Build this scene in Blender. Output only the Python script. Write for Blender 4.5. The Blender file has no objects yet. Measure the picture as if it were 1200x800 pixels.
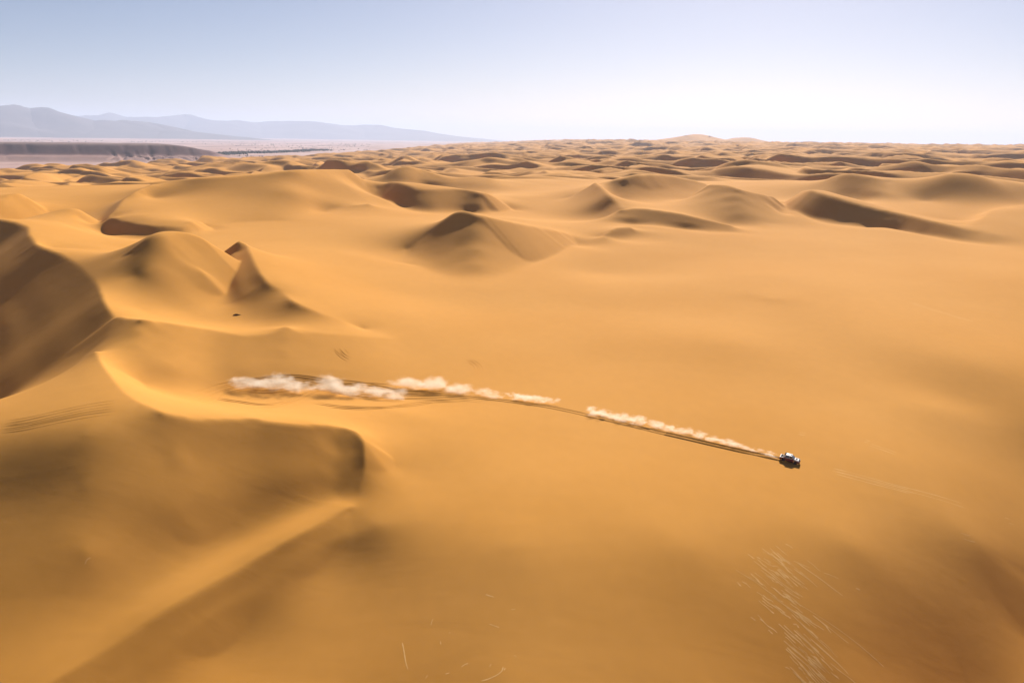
import bpy, bmesh, math, random, time
import numpy as np
from mathutils import Vector, Matrix, Euler

T0 = time.time()
sc = bpy.context.scene
COL = sc.collection
R_ = math.radians

# ------------------------------------------------------------------ camera
CAM_Z = 75.0
cam_data = bpy.data.cameras.new("camera")
cam_data.sensor_width = 36.0
cam_data.lens = 36.0 * 1039.2 / 1200.0
cam_data.clip_start = 1.0
cam_data.clip_end = 120000.0
cam = bpy.data.objects.new("camera", cam_data)
COL.objects.link(cam)
cam.matrix_world = (Matrix.Translation((0, 0, CAM_Z)) @ Matrix.Rotation(R_(90 - 12.86), 4, 'X')
                    @ Matrix.Rotation(R_(0.84), 4, 'Z'))
sc.camera = cam

# ------------------------------------------------------------------ sky and sun
SUN_EL, SUN_AZ = R_(31.0), R_(15.0)          # azimuth measured from +Y towards +X
world = bpy.data.worlds.new("World")
sc.world = world
world.use_nodes = True
wn = world.node_tree
wn.nodes.clear()
sky = wn.nodes.new("ShaderNodeTexSky")
sky.sky_type = 'NISHITA'
sky.sun_disc = False
sky.sun_elevation = SUN_EL
sky.sun_rotation = SUN_AZ
sky.altitude = 400
sky.air_density = 0.7
sky.dust_density = 0.8
sky.ozone_density = 4.0
bg = wn.nodes.new("ShaderNodeBackground")
bg.inputs["Strength"].default_value = 0.05
wo = wn.nodes.new("ShaderNodeOutputWorld")
tint = wn.nodes.new("ShaderNodeMix"); tint.data_type = 'RGBA'; tint.blend_type = 'MULTIPLY'; tint.inputs[0].default_value = 1.0
tint.inputs[7].default_value = (.99, .87, .83, 1)      # white balance of the hazy lavender sky
wn.links.new(sky.outputs[0], tint.inputs[6])
wn.links.new(tint.outputs[2], bg.inputs[0])
wn.links.new(bg.outputs[0], wo.inputs[0])

sun_data = bpy.data.lights.new("sun", 'SUN')
sun_data.energy = 5.0
sun_data.angle = R_(0.53)
sun_data.color = (1.0, 0.95, 0.87)
sun = bpy.data.objects.new("sun", sun_data)
COL.objects.link(sun)
sd = Vector((math.sin(SUN_AZ) * math.cos(SUN_EL), math.cos(SUN_AZ) * math.cos(SUN_EL), math.sin(SUN_EL)))
sun.rotation_euler = sd.to_track_quat('Z', 'Y').to_euler()
sun.location = (40, 150, 200)

vs = sc.view_settings
vs.view_transform = 'Standard'
vs.look = 'None'
vs.exposure = 0.80
vs.gamma = 1.0
vs.use_curve_mapping = False
sc.cycles.use_denoising = True
sc.cycles.max_bounces = 6
sc.cycles.diffuse_bounces = 3
sc.cycles.volume_bounces = 1
sc.cycles.volume_step_rate = 1.0
sc.cycles.volume_max_steps = 256

# ------------------------------------------------------------------ helpers
def tag(o, label=None, cat=None, group=None, kind=None):
    if label: o["label"] = label
    if cat: o["category"] = cat
    if group: o["group"] = group
    if kind: o["kind"] = kind
    return o

def link(name, me, mat=None, parent=None):
    o = bpy.data.objects.new(name, me)
    COL.objects.link(o)
    if mat is not None and me is not None:
        me.materials.append(mat)
    if parent: o.parent = parent
    return o

def np_mesh(name, V, Fq, smooth=True):
    """mesh from numpy verts (n,3) and quads/tris (m,k)"""
    me = bpy.data.meshes.new(name)
    k = Fq.shape[1]
    me.vertices.add(len(V)); me.vertices.foreach_set("co", np.ascontiguousarray(V, dtype=np.float32).ravel())
    me.loops.add(Fq.size); me.loops.foreach_set("vertex_index", np.ascontiguousarray(Fq, dtype=np.int32).ravel())
    me.polygons.add(len(Fq)); me.polygons.foreach_set("loop_start", np.arange(0, Fq.size, k, dtype=np.int32))
    me.update(calc_edges=True)
    if smooth: me.shade_smooth()
    return me

def grid_faces(nr, nc):
    i = np.arange(nr - 1)[:, None] * nc + np.arange(nc - 1)[None, :]
    return np.stack([i, i + 1, i + 1 + nc, i + nc], -1).reshape(-1, 4)

_rng = np.random.RandomState(7)
_G = _rng.rand(256, 256).astype(np.float64)
def vnoise(x, y, seed=0):
    """smooth value noise in 0..1"""
    xi = np.floor(x); yi = np.floor(y); fx = x - xi; fy = y - yi
    xi = xi.astype(np.int64) + seed * 37; yi = yi.astype(np.int64) + seed * 91
    fx = fx * fx * fx * (fx * (fx * 6 - 15) + 10); fy = fy * fy * fy * (fy * (fy * 6 - 15) + 10)
    a = _G[xi & 255, yi & 255]; b = _G[(xi + 1) & 255, yi & 255]
    c = _G[xi & 255, (yi + 1) & 255]; d = _G[(xi + 1) & 255, (yi + 1) & 255]
    return (a + (b - a) * fx) * (1 - fy) + (c + (d - c) * fx) * fy
def fbm(x, y, n=4, seed=0, gain=.5):
    s = 0; a = 1; t = 0
    for i in range(n):
        s = s + a * vnoise(x * 2**i + 13.7 * i, y * 2**i - 7.3 * i, seed + i); t += a; a *= gain
    return s / t
def sstep(x, a, b):
    t = np.clip((x - a) / (b - a), 0, 1); return t * t * (3 - 2 * t)

# ------------------------------------------------------------------ materials
def new_mat(name):
    m = bpy.data.materials.new(name); m.use_nodes = True
    nt = m.node_tree
    return m, nt, nt.nodes["Principled BSDF"]

def simple(name, col, rough=.6, metal=0., spec=.5):
    m, nt, b = new_mat(name)
    b.inputs["Base Color"].default_value = (*col, 1); b.inputs["Roughness"].default_value = rough
    b.inputs["Metallic"].default_value = metal; b.inputs["Specular IOR Level"].default_value = spec
    # a breath of desert dust over the paint
    n = nt.nodes.new("ShaderNodeTexNoise"); n.inputs["Scale"].default_value = 6; n.inputs["Detail"].default_value = 5
    tc = nt.nodes.new("ShaderNodeTexCoord"); nt.links.new(tc.outputs["Object"], n.inputs["Vector"])
    mx = nt.nodes.new("ShaderNodeMix"); mx.data_type = 'RGBA'
    mr = nt.nodes.new("ShaderNodeMapRange"); mr.inputs[1].default_value = .45; mr.inputs[2].default_value = .9
    mr.inputs[3].default_value = 0; mr.inputs[4].default_value = .35
    nt.links.new(n.outputs[0], mr.inputs[0]); nt.links.new(mr.outputs[0], mx.inputs[0])
    mx.inputs[6].default_value = (*col, 1); mx.inputs[7].default_value = (.45, .28, .13, 1)
    nt.links.new(mx.outputs[2], b.inputs["Base Color"])
    return m

def sand_material():
    m, nt, b = new_mat("sand"); N = nt.nodes; L = nt.links
    geo = N.new("ShaderNodeNewGeometry")
    n1 = N.new("ShaderNodeTexNoise"); n1.inputs["Scale"].default_value = .013; n1.inputs["Detail"].default_value = 6
    n2 = N.new("ShaderNodeTexNoise"); n2.inputs["Scale"].default_value = .35; n2.inputs["Detail"].default_value = 5
    mp = N.new("ShaderNodeMapping"); mp.inputs["Rotation"].default_value = (0, 0, R_(35)); mp.inputs["Scale"].default_value = (1, .6, 1)
    L.new(geo.outputs["Position"], n1.inputs["Vector"]); L.new(geo.outputs["Position"], mp.inputs[0]); L.new(mp.outputs[0], n2.inputs["Vector"])
    r1 = N.new("ShaderNodeValToRGB"); e = r1.color_ramp.elements
    e[0].position = .3; e[0].color = (.54, .24, .041, 1); e[1].position = .7; e[1].color = (.595, .277, .058, 1)
    L.new(n1.outputs[0], r1.inputs[0])
    mx = N.new("ShaderNodeMix"); mx.data_type = 'RGBA'; mx.blend_type = 'MULTIPLY'; mx.inputs[0].default_value = .08
    r2 = N.new("ShaderNodeValToRGB"); e = r2.color_ramp.elements
    e[0].position = .3; e[0].color = (.7, .68, .62, 1); e[1].position = .7; e[1].color = (1.15, 1.15, 1.15, 1)
    L.new(n2.outputs[0], r2.inputs[0]); L.new(r1.outputs[0], mx.inputs[6]); L.new(r2.outputs[0], mx.inputs[7])
    L.new(mx.outputs[2], b.inputs["Base Color"])
    b.inputs["Roughness"].default_value = .95; b.inputs["Specular IOR Level"].default_value = .05
    # wind ripples: long soft undulations across the wind and a finer grain
    mp2 = N.new("ShaderNodeMapping"); mp2.inputs["Rotation"].default_value = (0, 0, R_(-28)); mp2.inputs["Scale"].default_value = (.35, 1, .4)
    n3 = N.new("ShaderNodeTexNoise"); n3.inputs["Scale"].default_value = .16; n3.inputs["Detail"].default_value = 7; n3.inputs["Roughness"].default_value = .55; n3.inputs["Distortion"].default_value = .4
    L.new(geo.outputs["Position"], mp2.inputs[0]); L.new(mp2.outputs[0], n3.inputs["Vector"])
    b3 = N.new("ShaderNodeBump"); b3.inputs["Strength"].default_value = .08; b3.inputs["Distance"].default_value = 1.0
    L.new(n3.outputs[0], b3.inputs["Height"])
    bp = N.new("ShaderNodeBump"); bp.inputs["Strength"].default_value = .14; bp.inputs["Distance"].default_value = .2
    L.new(n2.outputs[0], bp.inputs["Height"]); L.new(b3.outputs[0], bp.inputs["Normal"]); L.new(bp.outputs[0], b.inputs["Normal"])
    return m
SAND = sand_material()

# ------------------------------------------------------------------ dune surface
# crest lines ('C', sharp), soft lines ('S'), lines part-way up a slip face ('F') and spot heights ('D') of the dune field, in metres
LINES=[
('S',[(-26.1,160.7,1.2),(-31.9,155.7,-1.0),(-40.3,143.7,-3.5),(-47.9,134.1,-5.5),(-53.2,125.2,-7.0),(-56.5,119.9,-8.0),(-64.1,108.8,-10.0),(-72.1,98.0,-12.0)]),
('F',[(-30.6,159.7,0.6),(-34.8,154.3,-0.6),(-38.5,149.1,-1.5),(-46.4,138.9,-3.5),(-54.1,127.7,-5.4),(-60.8,117.9,-7.3),(-65.3,111.4,-8.5),(-71.5,103.0,-10.1)]),
('F',[(-31.0,161.8,1.4),(-35.2,156.1,0.4),(-38.9,151.0,-0.4),(-46.9,140.8,-2.4),(-54.8,129.9,-4.1),(-61.7,120.1,-6.1),(-66.3,113.6,-7.3),(-72.6,105.1,-8.9)]),
('F',[(-31.3,163.8,2.1),(-35.5,158.0,1.4),(-39.3,152.9,0.7),(-47.4,142.7,-1.2),(-55.5,132.0,-2.8),(-62.6,122.4,-4.8),(-67.3,115.8,-6.1),(-73.7,107.1,-7.7)]),
('C',[(-31.6,165.5,2.8),(-35.8,159.4,2.1),(-39.6,154.3,1.6),(-47.8,144.2,-0.3),(-56.1,133.7,-1.8),(-63.3,124.2,-3.9),(-68.0,117.5,-5.1),(-74.5,108.8,-6.8)]),
('F',[(-34.6,166.1,2.9),(-42.0,157.5,2.0),(-50.5,148.0,0.2),(-58.6,136.6,-1.3),(-65.4,125.8,-3.4),(-70.3,117.0,-5.0),(-76.1,109.4,-6.6)]),
('S',[(-35.4,170.0,3.4),(-43.1,162.3,2.5),(-52.1,153.3,0.9),(-60.2,140.8,-0.6),(-66.6,128.6,-2.7),(-71.1,118.6,-4.5),(-76.4,110.0,-6.3)]),
('F',[(-90.9,130.8,0.6),(-86.0,132.0,1.3),(-81.7,134.6,2.3),(-77.4,137.5,3.2),(-73.1,140.9,4.1)]),
('F',[(-103.0,151.7,7.5),(-96.8,152.0,8.4),(-90.9,152.9,9.5),(-84.9,153.7,10.4),(-79.0,154.7,11.0)]),
('S',[(-113.4,169.6,13.4),(-106.1,169.1,14.5),(-98.8,168.6,15.7),(-91.4,167.5,16.6),(-84.1,166.5,17.0)]),
('F',[(-64.4,153.0,6.2),(-61.9,154.9,6.1),(-58.9,157.7,6.0),(-52.0,164.6,6.3),(-44.0,170.1,6.6),(-39.5,173.5,6.5),(-36.4,175.9,6.5),(-33.0,175.9,6.2)]),
('F',[(-68.6,165.1,13.0),(-65.6,166.0,12.5),(-62.1,168.0,11.8),(-54.3,173.5,11.3),(-45.6,177.3,10.6),(-40.8,179.8,10.0),(-37.5,181.9,9.5),(-34.0,181.8,9.1)]),
('C',[(-72.2,175.6,18.9),(-68.8,175.6,17.9),(-64.8,176.7,16.8),(-56.4,181.1,15.6),(-46.9,183.4,14.0),(-41.8,185.3,13.0),(-38.4,186.9,12.2),(-34.8,186.8,11.5)]),
('C',[(-34.8,186.8,11.5),(-33.3,185.5,11.0),(-32.0,183.3,10.2),(-31.1,179.8,8.5),(-30.8,176.3,6.6),(-31.1,172.0,4.5)]),
('C',[(-107.6,222.5,19.9),(-94.5,201.0,20.1),(-82.7,183.8,19.9),(-76.9,178.5,19.5),(-72.2,175.6,18.9)]),
('D',[(-27.0,195.3,7.3)]),
('D',[(-25.6,182.4,5.3)]),
('D',[(-23.8,171.1,3.1)]),
('D',[(-22.5,205.1,6.6)]),
('D',[(-18.7,187.7,4.4)]),
('D',[(-11.7,198.6,4.7)]),
('D',[(-7.0,180.9,3.2)]),
('D',[(-27.5,212.7,7.6)]),
('D',[(0.4,201.7,3.8)]),
('D',[(-17.3,218.6,5.9)]),
('C',[(-270.3,460.7,31.0),(-241.6,438.5,30.0),(-215.5,395.6,29.5),(-193.6,363.5,28.7),(-175.8,345.2,27.8),(-153.7,315.7,26.4),(-138.9,293.4,25.0),(-128.1,273.5,23.8),(-117.3,256.1,22.0)]),
('F',[(-274.6,455.1,26.3),(-246.8,433.7,25.3),(-221.0,391.4,24.8),(-199.1,359.3,24.0),(-181.4,341.0,23.1),(-159.4,311.7,21.7),(-144.8,289.6,20.3),(-134.1,269.9,19.1),(-123.3,252.4,17.3)]),
('F',[(-278.8,449.6,21.6),(-251.9,429.0,20.6),(-226.6,387.1,20.1),(-204.7,355.1,19.3),(-187.0,336.8,18.4),(-165.1,307.6,17.0),(-150.7,285.8,15.6),(-140.0,266.3,14.4),(-129.3,248.7,12.6)]),
('F',[(-283.1,444.1,16.8),(-257.1,424.2,15.8),(-232.1,382.8,15.3),(-210.3,350.8,14.5),(-192.5,332.5,13.6),(-170.8,303.6,12.2),(-156.6,282.1,10.8),(-146.0,262.6,9.6),(-135.2,245.1,7.8)]),
('F',[(-287.4,438.5,12.1),(-262.2,419.5,11.1),(-237.7,378.6,10.6),(-215.9,346.6,9.8),(-198.1,328.3,8.9),(-176.5,299.5,7.5),(-162.5,278.3,6.1),(-152.0,259.0,4.9),(-141.2,241.4,3.1)]),
('F',[(-291.7,433.0,7.4),(-267.3,414.7,6.4),(-243.2,374.3,5.9),(-221.5,342.4,5.1),(-203.6,324.0,4.2),(-182.2,295.5,2.8),(-168.4,274.5,1.4),(-158.0,255.4,0.2),(-147.1,237.7,-1.6)]),
('C',[(-104.4,244.1,24.1),(-109.8,248.2,23.4),(-116.4,254.0,22.3),(-113.8,238.7,18.3),(-117.2,228.8,14.0),(-123.2,217.9,9.5),(-131.2,218.1,7.5),(-145.6,219.6,5.0)]),
('D',[(-191.9,294.0,5.0)]),
('D',[(-214.4,306.5,8.0)]),
('S',[(-92.5,213.2,14.0),(-86.2,215.9,12.0),(-79.1,226.6,10.0),(-62.6,232.8,8.5),(-47.1,236.4,7.0),(-31.4,243.4,6.0)]),
('F',[(-96.1,222.5,17.0),(-89.6,225.4,15.1),(-81.7,234.8,12.6),(-73.2,237.5,11.6),(-69.0,239.4,11.3),(-65.9,241.4,11.3),(-63.7,242.9,11.3),(-60.4,243.2,10.7),(-53.6,245.3,9.8),(-44.5,249.3,8.7),(-34.1,254.7,7.3)]),
('F',[(-99.1,230.2,19.6),(-92.4,233.3,17.6),(-83.8,241.7,14.8),(-75.0,244.0,13.5),(-70.8,246.3,13.3),(-67.8,248.9,13.5),(-65.6,251.1,13.7),(-62.2,251.1,12.8),(-55.3,253.6,11.7),(-46.0,258.3,10.3),(-35.4,264.6,8.4)]),
('F',[(-102.1,237.9,22.1),(-95.2,241.2,20.2),(-85.9,248.5,17.0),(-76.8,250.5,15.4),(-72.5,253.1,15.3),(-69.6,256.4,15.7),(-67.5,259.2,16.1),(-63.9,258.9,15.0),(-56.9,261.9,13.7),(-47.6,267.4,11.9),(-36.6,274.5,9.4)]),
('C',[(-104.4,244.1,24.1),(-97.5,247.6,22.3),(-87.7,254.0,18.8),(-78.2,255.7,17.0),(-74.0,258.5,17.0),(-71.1,262.4,17.5),(-69.1,265.7,18.0),(-65.4,265.2,16.7),(-58.3,268.6,15.3),(-48.8,274.7,13.2),(-37.6,282.4,10.3)]),
('S',[(-118.4,277.3,20.5),(-107.6,288.3,18.0),(-89.4,284.2,16.5),(-77.8,274.3,16.2)]),
('F',[(-129.7,301.0,27.3),(-126.5,302.1,28.7),(-123.0,304.6,29.2),(-116.7,311.4,28.1),(-111.0,316.7,26.6)]),
('S',[(-137.6,321.3,33.9),(-133.9,322.1,37.3),(-130.1,324.4,39.0),(-123.7,332.4,37.9),(-118.2,339.2,35.7)]),
('C',[(-113.6,366.5,32.0),(-111.4,366.2,31.0),(-104.8,350.7,29.5),(-95.5,327.2,27.5),(-86.4,307.4,25.0),(-79.6,301.3,22.5),(-72.2,288.9,21.0),(-63.2,285.8,18.0),(-56.6,287.3,15.5),(-50.0,289.7,12.5)]),
('F',[(-114.0,362.5,29.8),(-114.2,363.3,28.8),(-108.4,348.8,27.3),(-99.1,325.4,25.3),(-89.9,305.3,22.8)]),
('F',[(-114.5,358.5,27.6),(-116.9,360.4,26.6),(-111.9,346.9,25.1),(-102.7,323.6,23.1),(-93.3,303.2,20.6)]),
('F',[(-114.9,354.5,25.3),(-119.7,357.5,24.3),(-115.4,345.0,22.8),(-106.3,321.9,20.8),(-96.7,301.2,18.3)]),
('D',[(7.9,182.0,3.0)]),
('D',[(28.9,185.4,2.0)]),
('D',[(68.6,203.1,0.0)]),
('D',[(96.1,209.0,-1.8)]),
('D',[(4.9,228.1,4.2)]),
('D',[(47.0,232.7,3.4)]),
('D',[(28.2,283.2,5.0)]),
('D',[(-10.9,275.6,6.3)]),
('D',[(74.4,301.9,7.2)]),
('D',[(-17.4,351.0,8.7)]),
('D',[(35.4,364.2,7.0)]),
('D',[(43.1,449.5,8.8)]),
('D',[(-35.3,359.0,10.5)]),
('D',[(-53.0,360.7,13.5)]),
('D',[(-75.2,428.7,18.5)]),
('D',[(-50.9,433.6,14.0)]),
('D',[(80.7,417.7,10.0)]),
('D',[(109.1,373.8,10.0)]),
('D',[(124.1,246.8,0.2)]),
('D',[(100.3,249.9,1.5)]),
('D',[(0.6,153.5,0.6)]),
('D',[(33.5,158.3,-1.2)]),
('D',[(70.7,168.4,-5.5)]),
('D',[(104.1,180.8,-11.0)]),
('D',[(143.7,196.5,-18.0)]),
('D',[(0.7,136.8,-3.9)]),  # near ground shaped to tilt toward the viewer, darkening the bottom and right
('D',[(0.8,122.9,-7.6)]),
('D',[(0.9,108.5,-11.5)]),
('D',[(-19.4,124.5,-9.0)]),
('D',[(-17.4,110.0,-13.0)]),
('D',[(30.8,141.6,-6.2)]),
('D',[(28.4,127.7,-10.4)]),
('D',[(26.0,113.1,-14.7)]),
('D',[(65.0,151.4,-11.3)]),
('D',[(60.1,137.1,-16.2)]),
('D',[(55.0,122.0,-21.3)]),
('D',[(96.2,163.6,-17.8)]),
('D',[(89.4,149.0,-23.7)]),
('D',[(82.2,133.4,-29.9)]),
('D',[(115.9,165.4,-26.3)]),
('D',[(118.6,210.4,-6.5)]),
('D',[(155.4,223.2,-11.0)]),
('S',[(126.8,430.6,12.0),(130.2,371.5,10.0),(138.8,306.1,7.2),(148.6,282.7,5.5),(163.5,264.1,2.3)]),
('S',[(104.5,384.1,10.0),(113.2,319.9,6.9),(125.7,274.6,3.0),(138.6,250.8,-0.8)]),
('D',[(182.5,338.4,7.3)]),
('D',[(248.1,427.0,11.0)]),
('D',[(205.8,424.9,10.7)]),
('D',[(193.8,504.2,12.7)]),
('D',[(217.9,325.4,4.0)]),
('D',[(307.2,454.2,12.0)]),
('D',[(159.0,242.4,-3.0)]),
('S',[(-233.7,503.1,24.0),(-226.3,499.4,23.5),(-196.1,472.2,22.5),(-180.1,465.9,22.5),(-172.1,475.1,23.0),(-175.4,504.9,24.2)]),
('F',[(-228.4,502.3,24.8),(-211.5,487.2,24.0),(-188.8,471.0,23.5),(-175.9,473.1,23.7),(-174.8,497.7,24.5)]),
('F',[(-229.2,504.2,25.7),(-212.1,488.8,24.8),(-189.3,472.6,24.4),(-176.4,474.6,24.5),(-175.2,498.8,25.1)]),
('F',[(-229.9,506.0,26.7),(-212.7,490.4,25.7),(-189.9,474.2,25.2),(-176.9,476.2,25.3),(-175.5,499.8,25.6)]),
('C',[(-230.5,507.5,27.5),(-213.2,491.7,26.3),(-190.4,475.5,25.9),(-177.3,477.4,25.9),(-175.7,500.7,26.0)]),
('S',[(-197.3,377.3,27.0),(-185.2,390.3,26.0),(-178.4,400.5,24.5)]),
('C',[(-249.1,617.5,41.0),(-248.0,589.0,38.0),(-249.2,574.1,34.5),(-238.9,536.0,30.0),(-235.4,518.3,26.5)]),
('F',[(-254.1,617.3,38.1),(-253.0,588.6,35.1),(-254.2,573.4,31.6),(-243.8,535.1,27.1),(-240.3,517.3,23.6)]),
('F',[(-259.1,617.1,35.2),(-258.0,588.3,32.2),(-259.2,572.8,28.7),(-248.7,534.1,24.2),(-245.2,516.3,20.7)]),
('C',[(-176.7,508.7,24.3),(-163.6,530.1,24.5),(-145.6,538.6,24.5),(-131.3,544.0,25.0),(-129.8,569.8,26.0),(-127.1,598.5,26.5),(-115.3,612.3,28.5),(-100.5,618.7,30.0)]),
('F',[(-238.7,592.7,33.1),(-204.6,576.3,34.4),(-178.7,581.7,35.4),(-148.6,595.0,37.4),(-138.4,626.0,38.4),(-120.8,660.4,38.9)]),
('C',[(-255.1,635.6,41.2),(-220.0,622.1,44.7),(-190.5,622.6,46.8),(-157.7,633.9,50.4),(-146.6,665.4,50.7),(-129.0,706.9,48.9)]),
('S',[(-305.0,495.4,27.0),(-299.3,518.9,27.0),(-299.3,537.2,27.5),(-300.9,551.1,29.5)]),
('F',[(-307.2,499.5,29.1),(-301.1,522.4,28.9),(-301.5,536.1,29.9),(-302.0,547.6,30.9),(-302.0,553.3,30.6)]),
('F',[(-309.1,502.9,30.8),(-302.5,525.4,30.6),(-303.4,539.9,32.1),(-303.8,551.2,32.9),(-302.8,555.1,31.5)]),
('F',[(-310.9,506.3,32.5),(-304.0,528.3,32.2),(-305.2,543.7,34.2),(-305.5,554.8,34.9),(-303.7,557.0,32.4)]),
('C',[(-312.4,509.1,33.9),(-305.2,530.7,33.5),(-306.7,546.7,35.9),(-306.9,557.7,36.6),(-304.4,558.4,33.1)]),
('S',[(-250.6,482.1,28.5),(-250.5,521.2,29.0)]),
('S',[(-106.3,691.3,31.0),(-92.1,678.7,27.5),(-75.4,645.6,24.5),(-56.3,638.6,23.5),(-35.7,652.6,23.0),(-20.0,650.1,22.5),(-5.5,691.3,23.0)]),
('S',[(-104.4,679.4,30.6),(-90.5,666.8,27.1),(-74.0,633.7,24.1),(-55.2,626.6,23.1),(-35.0,640.6,22.6),(-19.6,638.1,22.1),(-5.4,679.3,22.6)]),
('F',[(-106.0,694.4,32.2),(-96.7,688.9,31.7),(-84.4,669.2,30.0),(-71.7,652.2,28.3),(-60.2,648.4,27.7),(-39.2,658.7,27.0),(-23.4,657.6,26.4),(-14.3,671.2,25.2),(-6.1,690.2,23.3)]),
('F',[(-106.5,697.6,33.4),(-97.5,694.8,34.5),(-85.2,675.8,33.3),(-72.5,659.1,31.7),(-60.8,655.5,31.1),(-39.6,665.4,30.3),(-23.6,663.5,29.5),(-14.4,675.1,27.3),(-6.1,690.7,23.5)]),
('F',[(-107.0,700.8,34.6),(-98.2,700.7,37.3),(-86.0,682.4,36.6),(-73.2,665.9,35.0),(-61.5,662.7,34.4),(-40.0,672.2,33.7),(-23.9,669.4,32.6),(-14.5,679.0,29.3),(-6.1,691.2,23.8)]),
('C',[(-107.3,703.4,35.5),(-98.9,705.4,39.5),(-86.6,687.7,39.3),(-73.7,671.4,37.7),(-62.0,668.5,37.1),(-40.3,677.6,36.3),(-24.1,674.1,35.1),(-14.6,682.1,31.0),(-6.1,691.7,23.9)]),
('S',[(-130.4,900.4,33.0),(-106.5,879.2,31.0),(-86.8,890.3,29.5),(-60.5,876.8,28.5),(-34.9,862.5,28.0),(-10.2,854.2,28.0)]),
('F',[(-123.6,900.9,35.9),(-112.5,894.2,36.6),(-102.4,895.0,36.5),(-94.3,898.3,35.3),(-78.6,894.3,33.2),(-59.2,882.5,30.9),(-43.9,878.8,31.9),(-22.9,870.3,31.0)]),
('F',[(-124.4,907.2,38.9),(-113.6,903.4,40.9),(-103.6,905.6,41.4),(-95.3,907.8,39.8),(-79.2,901.4,36.5),(-59.6,888.1,33.0),(-44.4,888.4,35.1),(-23.2,880.3,33.5)]),
('F',[(-125.2,913.5,41.9),(-114.7,912.5,45.2),(-104.7,916.1,46.4),(-96.2,917.4,44.3),(-79.9,908.5,39.8),(-59.9,893.7,35.0),(-44.9,898.1,38.2),(-23.4,890.3,36.0)]),
('C',[(-125.9,918.5,44.2),(-115.6,919.9,48.6),(-105.6,924.5,50.3),(-97.0,925.0,47.9),(-80.3,914.2,42.5),(-60.2,898.2,36.6),(-45.3,905.8,40.7),(-23.7,898.4,38.0)]),
('S',[(-53.1,444.9,15.0),(-32.7,415.0,12.0),(-16.2,405.4,11.3),(-0.5,431.3,11.7),(17.9,481.8,13.0),(35.0,531.9,15.0)]),
('S',[(-51.3,430.0,14.5),(-31.5,400.0,11.5),(-15.6,390.4,10.8),(-0.5,416.3,11.2),(17.4,466.9,12.5),(34.0,517.0,14.5)]),
('F',[(-53.8,450.8,15.5),(-43.3,442.2,15.3),(-34.2,434.4,15.3),(-26.9,432.2,15.8),(-17.1,426.7,15.2),(-0.6,448.1,14.7),(18.2,491.3,14.7),(33.9,531.9,15.4)]),
('F',[(-54.3,455.7,16.1),(-44.4,453.6,17.9),(-35.4,450.5,19.8),(-28.0,450.1,21.3),(-17.8,444.5,20.6),(-0.7,462.0,18.8),(18.4,499.2,17.0),(34.1,535.0,16.2)]),
('F',[(-54.9,460.6,16.9),(-45.5,465.1,21.4),(-36.7,466.7,25.8),(-29.1,467.9,28.9),(-18.6,462.3,27.9),(-0.9,476.0,24.4),(18.6,507.1,20.2),(34.2,538.0,17.2)]),
('C',[(-55.4,464.5,17.8),(-46.4,474.3,24.9),(-37.7,479.6,31.8),(-30.0,482.1,36.3),(-19.2,476.5,35.1),(-0.9,487.2,29.8),(18.8,513.5,23.3),(34.4,540.5,18.2)]),
('S',[(4.5,592.2,23.0),(21.1,579.5,20.5),(42.3,563.6,18.0),(53.4,549.2,17.0)]),
('S',[(-1.7,731.2,28.0),(26.8,751.9,28.5),(44.1,741.5,28.0)]),
('S',[(-2.3,889.7,32.0),(41.1,917.5,33.0),(75.0,906.5,34.0)]),
('C',[(66.7,738.3,41.0),(69.5,708.0,38.5),(71.0,676.1,34.5),(75.1,659.4,30.0),(77.1,643.4,27.5)]),
('F',[(60.7,737.7,37.5),(63.5,707.4,35.0),(65.1,675.4,31.0),(69.2,658.5,26.5),(71.2,642.6,24.0)]),
('F',[(54.7,737.2,34.1),(57.5,706.8,31.6),(59.1,674.7,27.6),(63.3,657.7,23.1),(65.2,641.9,20.6)]),
('S',[(82.0,708.6,30.0),(92.4,705.8,29.0),(114.5,718.1,28.5),(150.4,743.7,28.0)]),
('F',[(79.0,719.6,32.0),(90.5,719.0,32.1),(109.1,729.1,31.7),(129.1,744.7,31.2),(149.6,758.6,30.3),(162.4,764.8,29.8)]),
('F',[(79.9,729.6,34.6),(91.6,729.2,35.7),(110.7,741.7,35.7),(131.5,759.9,35.0),(152.2,773.5,33.2),(165.6,780.9,32.2)]),
('F',[(80.9,739.5,38.1),(92.7,739.5,40.4),(112.3,754.3,41.0),(133.8,775.1,39.9),(154.9,788.3,37.1),(168.8,796.9,35.3)]),
('C',[(81.6,747.5,41.5),(93.6,747.7,45.1),(113.6,764.3,46.1),(135.7,787.3,44.8),(157.1,800.2,40.9),(171.4,809.8,38.4)]),
('S',[(65.3,598.3,20.5),(80.2,606.9,20.5),(96.9,602.5,20.0),(113.4,597.5,19.0),(128.4,586.9,18.0),(145.7,588.8,17.5)]),
('S',[(64.0,586.4,20.1),(78.6,595.0,20.1),(95.0,590.7,19.6),(111.1,585.7,18.6),(125.8,575.2,17.6),(142.9,577.1,17.1)]),
('F',[(73.3,609.0,22.9),(86.4,611.2,22.8),(108.6,604.0,21.5),(126.7,592.8,19.9),(143.6,591.9,18.6)]),
('F',[(73.9,614.4,24.8),(87.0,615.9,24.8),(109.2,608.0,23.3),(127.3,596.3,21.3),(144.2,594.8,19.4)]),
('F',[(74.4,619.7,26.8),(87.6,620.7,26.9),(109.9,612.1,25.2),(127.9,599.8,22.8),(144.8,597.6,20.3)]),
('C',[(74.9,624.0,28.3),(88.0,624.5,28.5),(110.3,615.3,26.6),(128.4,602.6,23.9),(145.3,599.9,20.9)]),
('S',[(55.3,542.4,17.5),(65.2,551.1,17.5),(75.8,563.5,18.5)]),
('F',[(57.7,545.5,18.0),(65.4,553.2,18.6),(74.7,563.5,19.1)]),
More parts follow.
